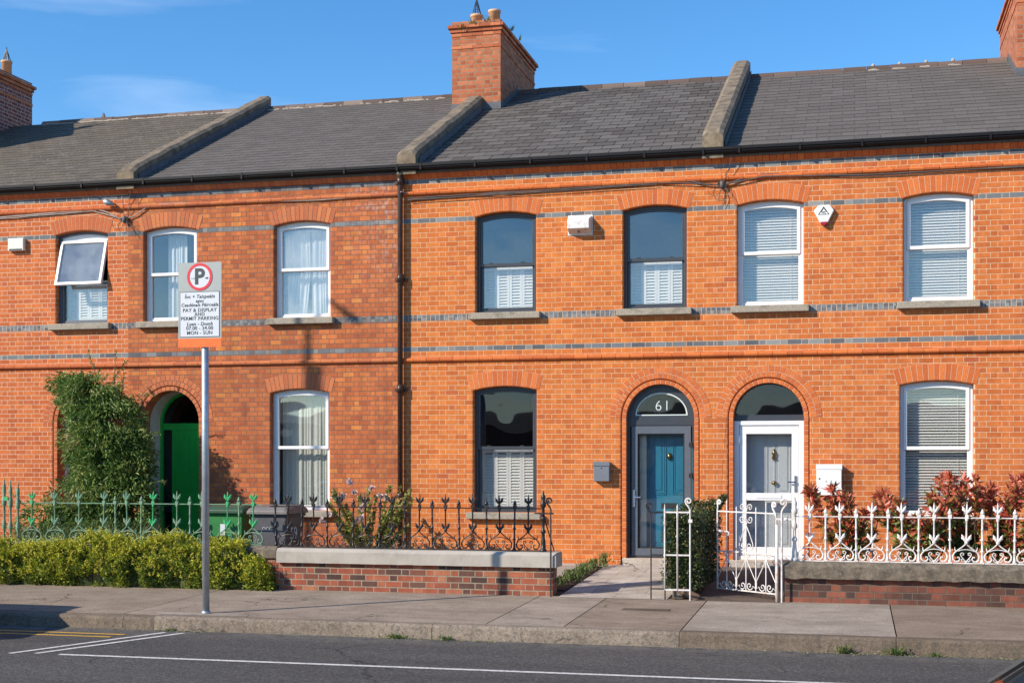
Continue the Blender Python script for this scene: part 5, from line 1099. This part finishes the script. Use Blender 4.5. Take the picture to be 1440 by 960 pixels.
# leaf litter in the gutter
m = MB(); m.open = True
for k in range(520): p = Vector((rnd.choice((-8.1, -5.2, -4.4, -.1, .5, 1.5, rnd.uniform(-14, 4), rnd.uniform(-14, 4)))+rnd.gauss(0, .3), -6.95-abs(rnd.gauss(0, .06)), -.214)); leaf(m, p, rnd.uniform(.015, .04), .015, Vector((rnd.uniform(-1, 1), rnd.uniform(-1, 1), .08)), tone=rnd.uniform(.85, 1))
tag(m.build('leaf_litter', M['leaf_grass']), 'dry leaf litter scattered along the gutter', 'leaf litter', kind='stuff')
# loose stones and bricks at the panel foot
for (x, y, rx, rzz, sz_, lab, mt) in [(-2.13, -3.80, 28, 12, (.24, .1, .09), 'tilted loose brick leaning at the foot of the white side panel', 'tone_loose'), (-2.30, -3.78, 0, 5, (.14, .12, .13), 'square grey stone block at the foot of the white side panel', 'render_old')]:
    m = MB(); T = Matrix.Translation((x, y, .075)) @ Matrix.Rotation(R(rx), 4, 'Y') @ Matrix.Rotation(R(rzz), 4, 'Z'); m.box(-sz_[0]/2, sz_[0]/2, -sz_[1]/2, sz_[1]/2, -sz_[2]/2, sz_[2]/2, .4, T)
    tag(m.build('loose_brick', M[mt], None, bevel=.008), lab, 'brick')
# white garden chair behind the white railing
t = thing('garden_chair', (.08, -1.2, .1), 'small white garden chair behind the white railing under the letter box', 'chair')
x0, y0, z0 = .08, -1.25, gz(-1.25)
for sx_ in (-1, 1):
    for sy_ in (-1, 1): m = MB(); m.tube([(x0+sx_*.22, y0+sy_*.2, z0), (x0+sx_*.2, y0+sy_*.18, z0+.42)], .016, 6); m.build('leg', M['white_metal'], t)
m = MB()
for k in range(6): m.box(x0-.23, x0+.23, y0-.22+k*.075, y0-.22+k*.075+.055, z0+.42, z0+.445)
m.build('seat', M['white_metal'], t)
m = MB()
for k in range(6): m.tube([(x0-.2+k*.08, y0+.2, z0+.44), (x0-.2+k*.08, y0+.28, z0+.82+.05*math.sin(k/5*math.pi))], .012, 5)
m.tube([(x0-.22+.044*k, y0+.285, z0+.82+.055*math.sin(k/10*math.pi)) for k in range(11)], .016, 6); m.build('backrest', M['white_metal'], t)
# red sack at the right edge
m = MB(); vs = []; n = 14
prof = [(.14, 0), (.19, .08), (.2, .3), (.18, .5), (.12, .62), (.05, .68)]
for r_, z in prof:
    for j in range(n): a = 2*math.pi*j/n; k = 1+.12*noise.noise(Vector((math.cos(a)*2, math.sin(a)*2, z*4))); vs.append((2.42+r_*k*math.cos(a), -2.9+r_*k*.7*math.sin(a), gz(-2.9)+z*1.35))
m.add(vs, [(i*n+j, i*n+(j+1) % n, (i+1)*n+(j+1) % n, (i+1)*n+j) for i in range(5) for j in range(n)]+[tuple(range(n-1, -1, -1)), tuple(5*n+j for j in range(n))], .5, True)
tag(m.build('red_sack', M['red_cloth']), 'bright red sack behind the white railing at the right edge', 'sack')

# ------------------------------------------------------------------ cars
def car(x, y, label, ln=4.2, flip=1):
    zr = -.22; t = thing('parked_car', (x, y, zr), label, 'car', 'cars parked in the street'); hw = .86
    X = lambda a: x+flip*a
    prof = [(0, .30), (.02, .62), (.12, .78), (.95, .98), (1.85, 1.42), (3.2, 1.44), (4.0, 1.05), (4.15, .9), (4.2, .35), (4.1, .22), (.1, .22)]
    # body below the glass line and the cabin above it
    body = [(0, .30), (.02, .62), (.12, .78), (.5, .90), (1.02, .95), (3.95, 1.0), (4.15, .9), (4.2, .35), (4.1, .22), (.1, .22)]
    m = MB(); n = len(body); vs = []
    for k, (yy, s_) in enumerate(((-hw, .97), (-hw+.08, 1), (hw-.08, 1), (hw, .97))): vs += [(X(2.1+(a-2.1)*s_), y+yy, zr+b_*(.985 if s_ < 1 else 1)) for a, b_ in body]
    m.add(vs, [(k*n+j, k*n+(j+1) % n, k*n+n+(j+1) % n, k*n+n+j) for k in range(3) for j in range(n)]+[tuple(range(n)), tuple(3*n+j for j in range(n-1, -1, -1))], .5); m.build('body', M['car_paint'], t, bevel=.03)
    cab = [(.98, .93), (1.75, 1.36), (2.2, 1.44), (3.2, 1.43), (3.5, 1.36), (3.98, .97)]; m = MB(); n = len(cab)
    vs = [(X(a), y+s_*(hw-.06-.22*(b_-.93)/.5), zr+b_) for s_ in (-1, 1) for a, b_ in cab]
    m.add(vs, [tuple(range(n)), tuple(range(2*n-1, n-1, -1))]+[(j, (j+1) % n, (j+1) % n+n, j+n) for j in range(n)], .5); m.build('window', M['car_glass'], t, bevel=.02)
    m = MB(); ro = [(1.72, 1.375), (2.2, 1.46), (3.2, 1.45), (3.5, 1.38), (3.5, 1.36), (3.2, 1.43), (2.2, 1.44), (1.75, 1.36)]; n = len(ro)
    vs = [(X(a), y+s_*(hw-.27), zr+b_+.003) for s_ in (-1, 1) for a, b_ in ro]; m.add(vs, [tuple(range(n)), tuple(range(2*n-1, n-1, -1))]+[(j, (j+1) % n, (j+1) % n+n, j+n) for j in range(n)], .5)
    m.build('roof', M['car_paint'], t)
    for s_ in (-1, 1):
        for pp in ([(X(.98), y+s_*(hw-.06), zr+.95), (X(1.75), y+s_*(hw-.25), zr+1.38)], [(X(4.0), y+s_*(hw-.06), zr+.98), (X(3.47), y+s_*(hw-.25), zr+1.39)]): m = MB(); m.tube(pp, .018, 6); m.build('pillar', M['black'], t)
    for a in (.75, 3.35):
        for s_ in (-1, 1):
            m = MB(); m.tube([(X(a), y+s_*(hw-.18), zr+.31), (X(a), y+s_*(hw+.005), zr+.31)], .31, 24); w_ = m.build('wheel', M['black'], t); m = MB(); m.tube([(X(a), y+s_*(hw-.0), zr+.31), (X(a), y+s_*(hw+.015), zr+.31)], .2, 16); m.build('rim', M['galv'], w_)
    for s_ in (-1, 1):
        m = MB(); m.box(*sorted((X(.03), X(.25))), *sorted((y+s_*.55, y+s_*.83)), zr+.62, zr+.74); m.build('headlight', M['glass_steam'], t, bevel=.02)
        m = MB(); m.box(*sorted((X(4.1), X(4.19))), *sorted((y+s_*.6, y+s_*.83)), zr+.7, zr+.9); m.build('tail_light', M['red_lens'], t, bevel=.01)
        m = MB(); m.box(*sorted((X(1.2), X(1.32))), *sorted((y+s_*(hw-.02), y+s_*(hw+.16))), zr+.98, zr+1.1); m.build('mirror', M['car_paint'], t, bevel=.02)
    return t
car(4.67, -15.75, 'hatchback tinted copper for reflected brick, whose rear window corner shows at the bottom right of the frame', flip=-1)
car(-14.87, -8.2, 'car in the same reflection-tinted copper, parked beyond the left edge, throwing its shadow on the kerb')
# terrace across the street, mirrored in the panes
t = thing('terraced_house', (-2, -62, 0), 'low dark brick row far across the street, mirrored in the lower window panes', 'house')
m = MB(); m.box(-60, 60, -68, -60, -.3, 3.9); m.build('wall', M['wall_chim_a'], t)
m = MB(); m.prism_x([(-68.3, 3.85), (-59.7, 3.85), (-64, 5.0)], -60, 60); m.build('roof', M['slate'], t)
for k in range(20): m = MB(); m.box(-42+k*4.2, -40.9+k*4.2, -60.0, -59.97, 1.0, 2.5); m.build('window', M['car_glass'], t)
# street lamp out of frame to the left: its shadow crosses the sooty house
t = thing('street_lamp', (-17.1, -6.75, -.05), 'tall grey street lamp beyond the left edge, its shadow crossing the sooty house', 'street lamp')
m = MB(); m.tube([(-17.1, -6.75, -.1), (-17.1, -6.75, 2.5), (-17.1, -6.75, 10.7), (-17.1, -6.85, 10.9)], [.09, .07, .04, .035], 12); m.build('pole', M['galv'], t)
m = MB(); m.tube([(-17.1, -6.8, 10.85), (-17.1, -7.1, 10.93), (-17.1, -7.3, 10.95)], .03, 8); m.build('arm', M['galv'], t)
m = MB(); m.box(-17.18, -17.02, -7.55, -7.25, 10.90, 10.98); m.build('lamp_head', M['grey_box'], t, bevel=.03)
m = MB(); m.box(-17.2, -17.0, -6.9, -6.84, 9.15, 9.6); m.build('plate', M['grey_box'], t)
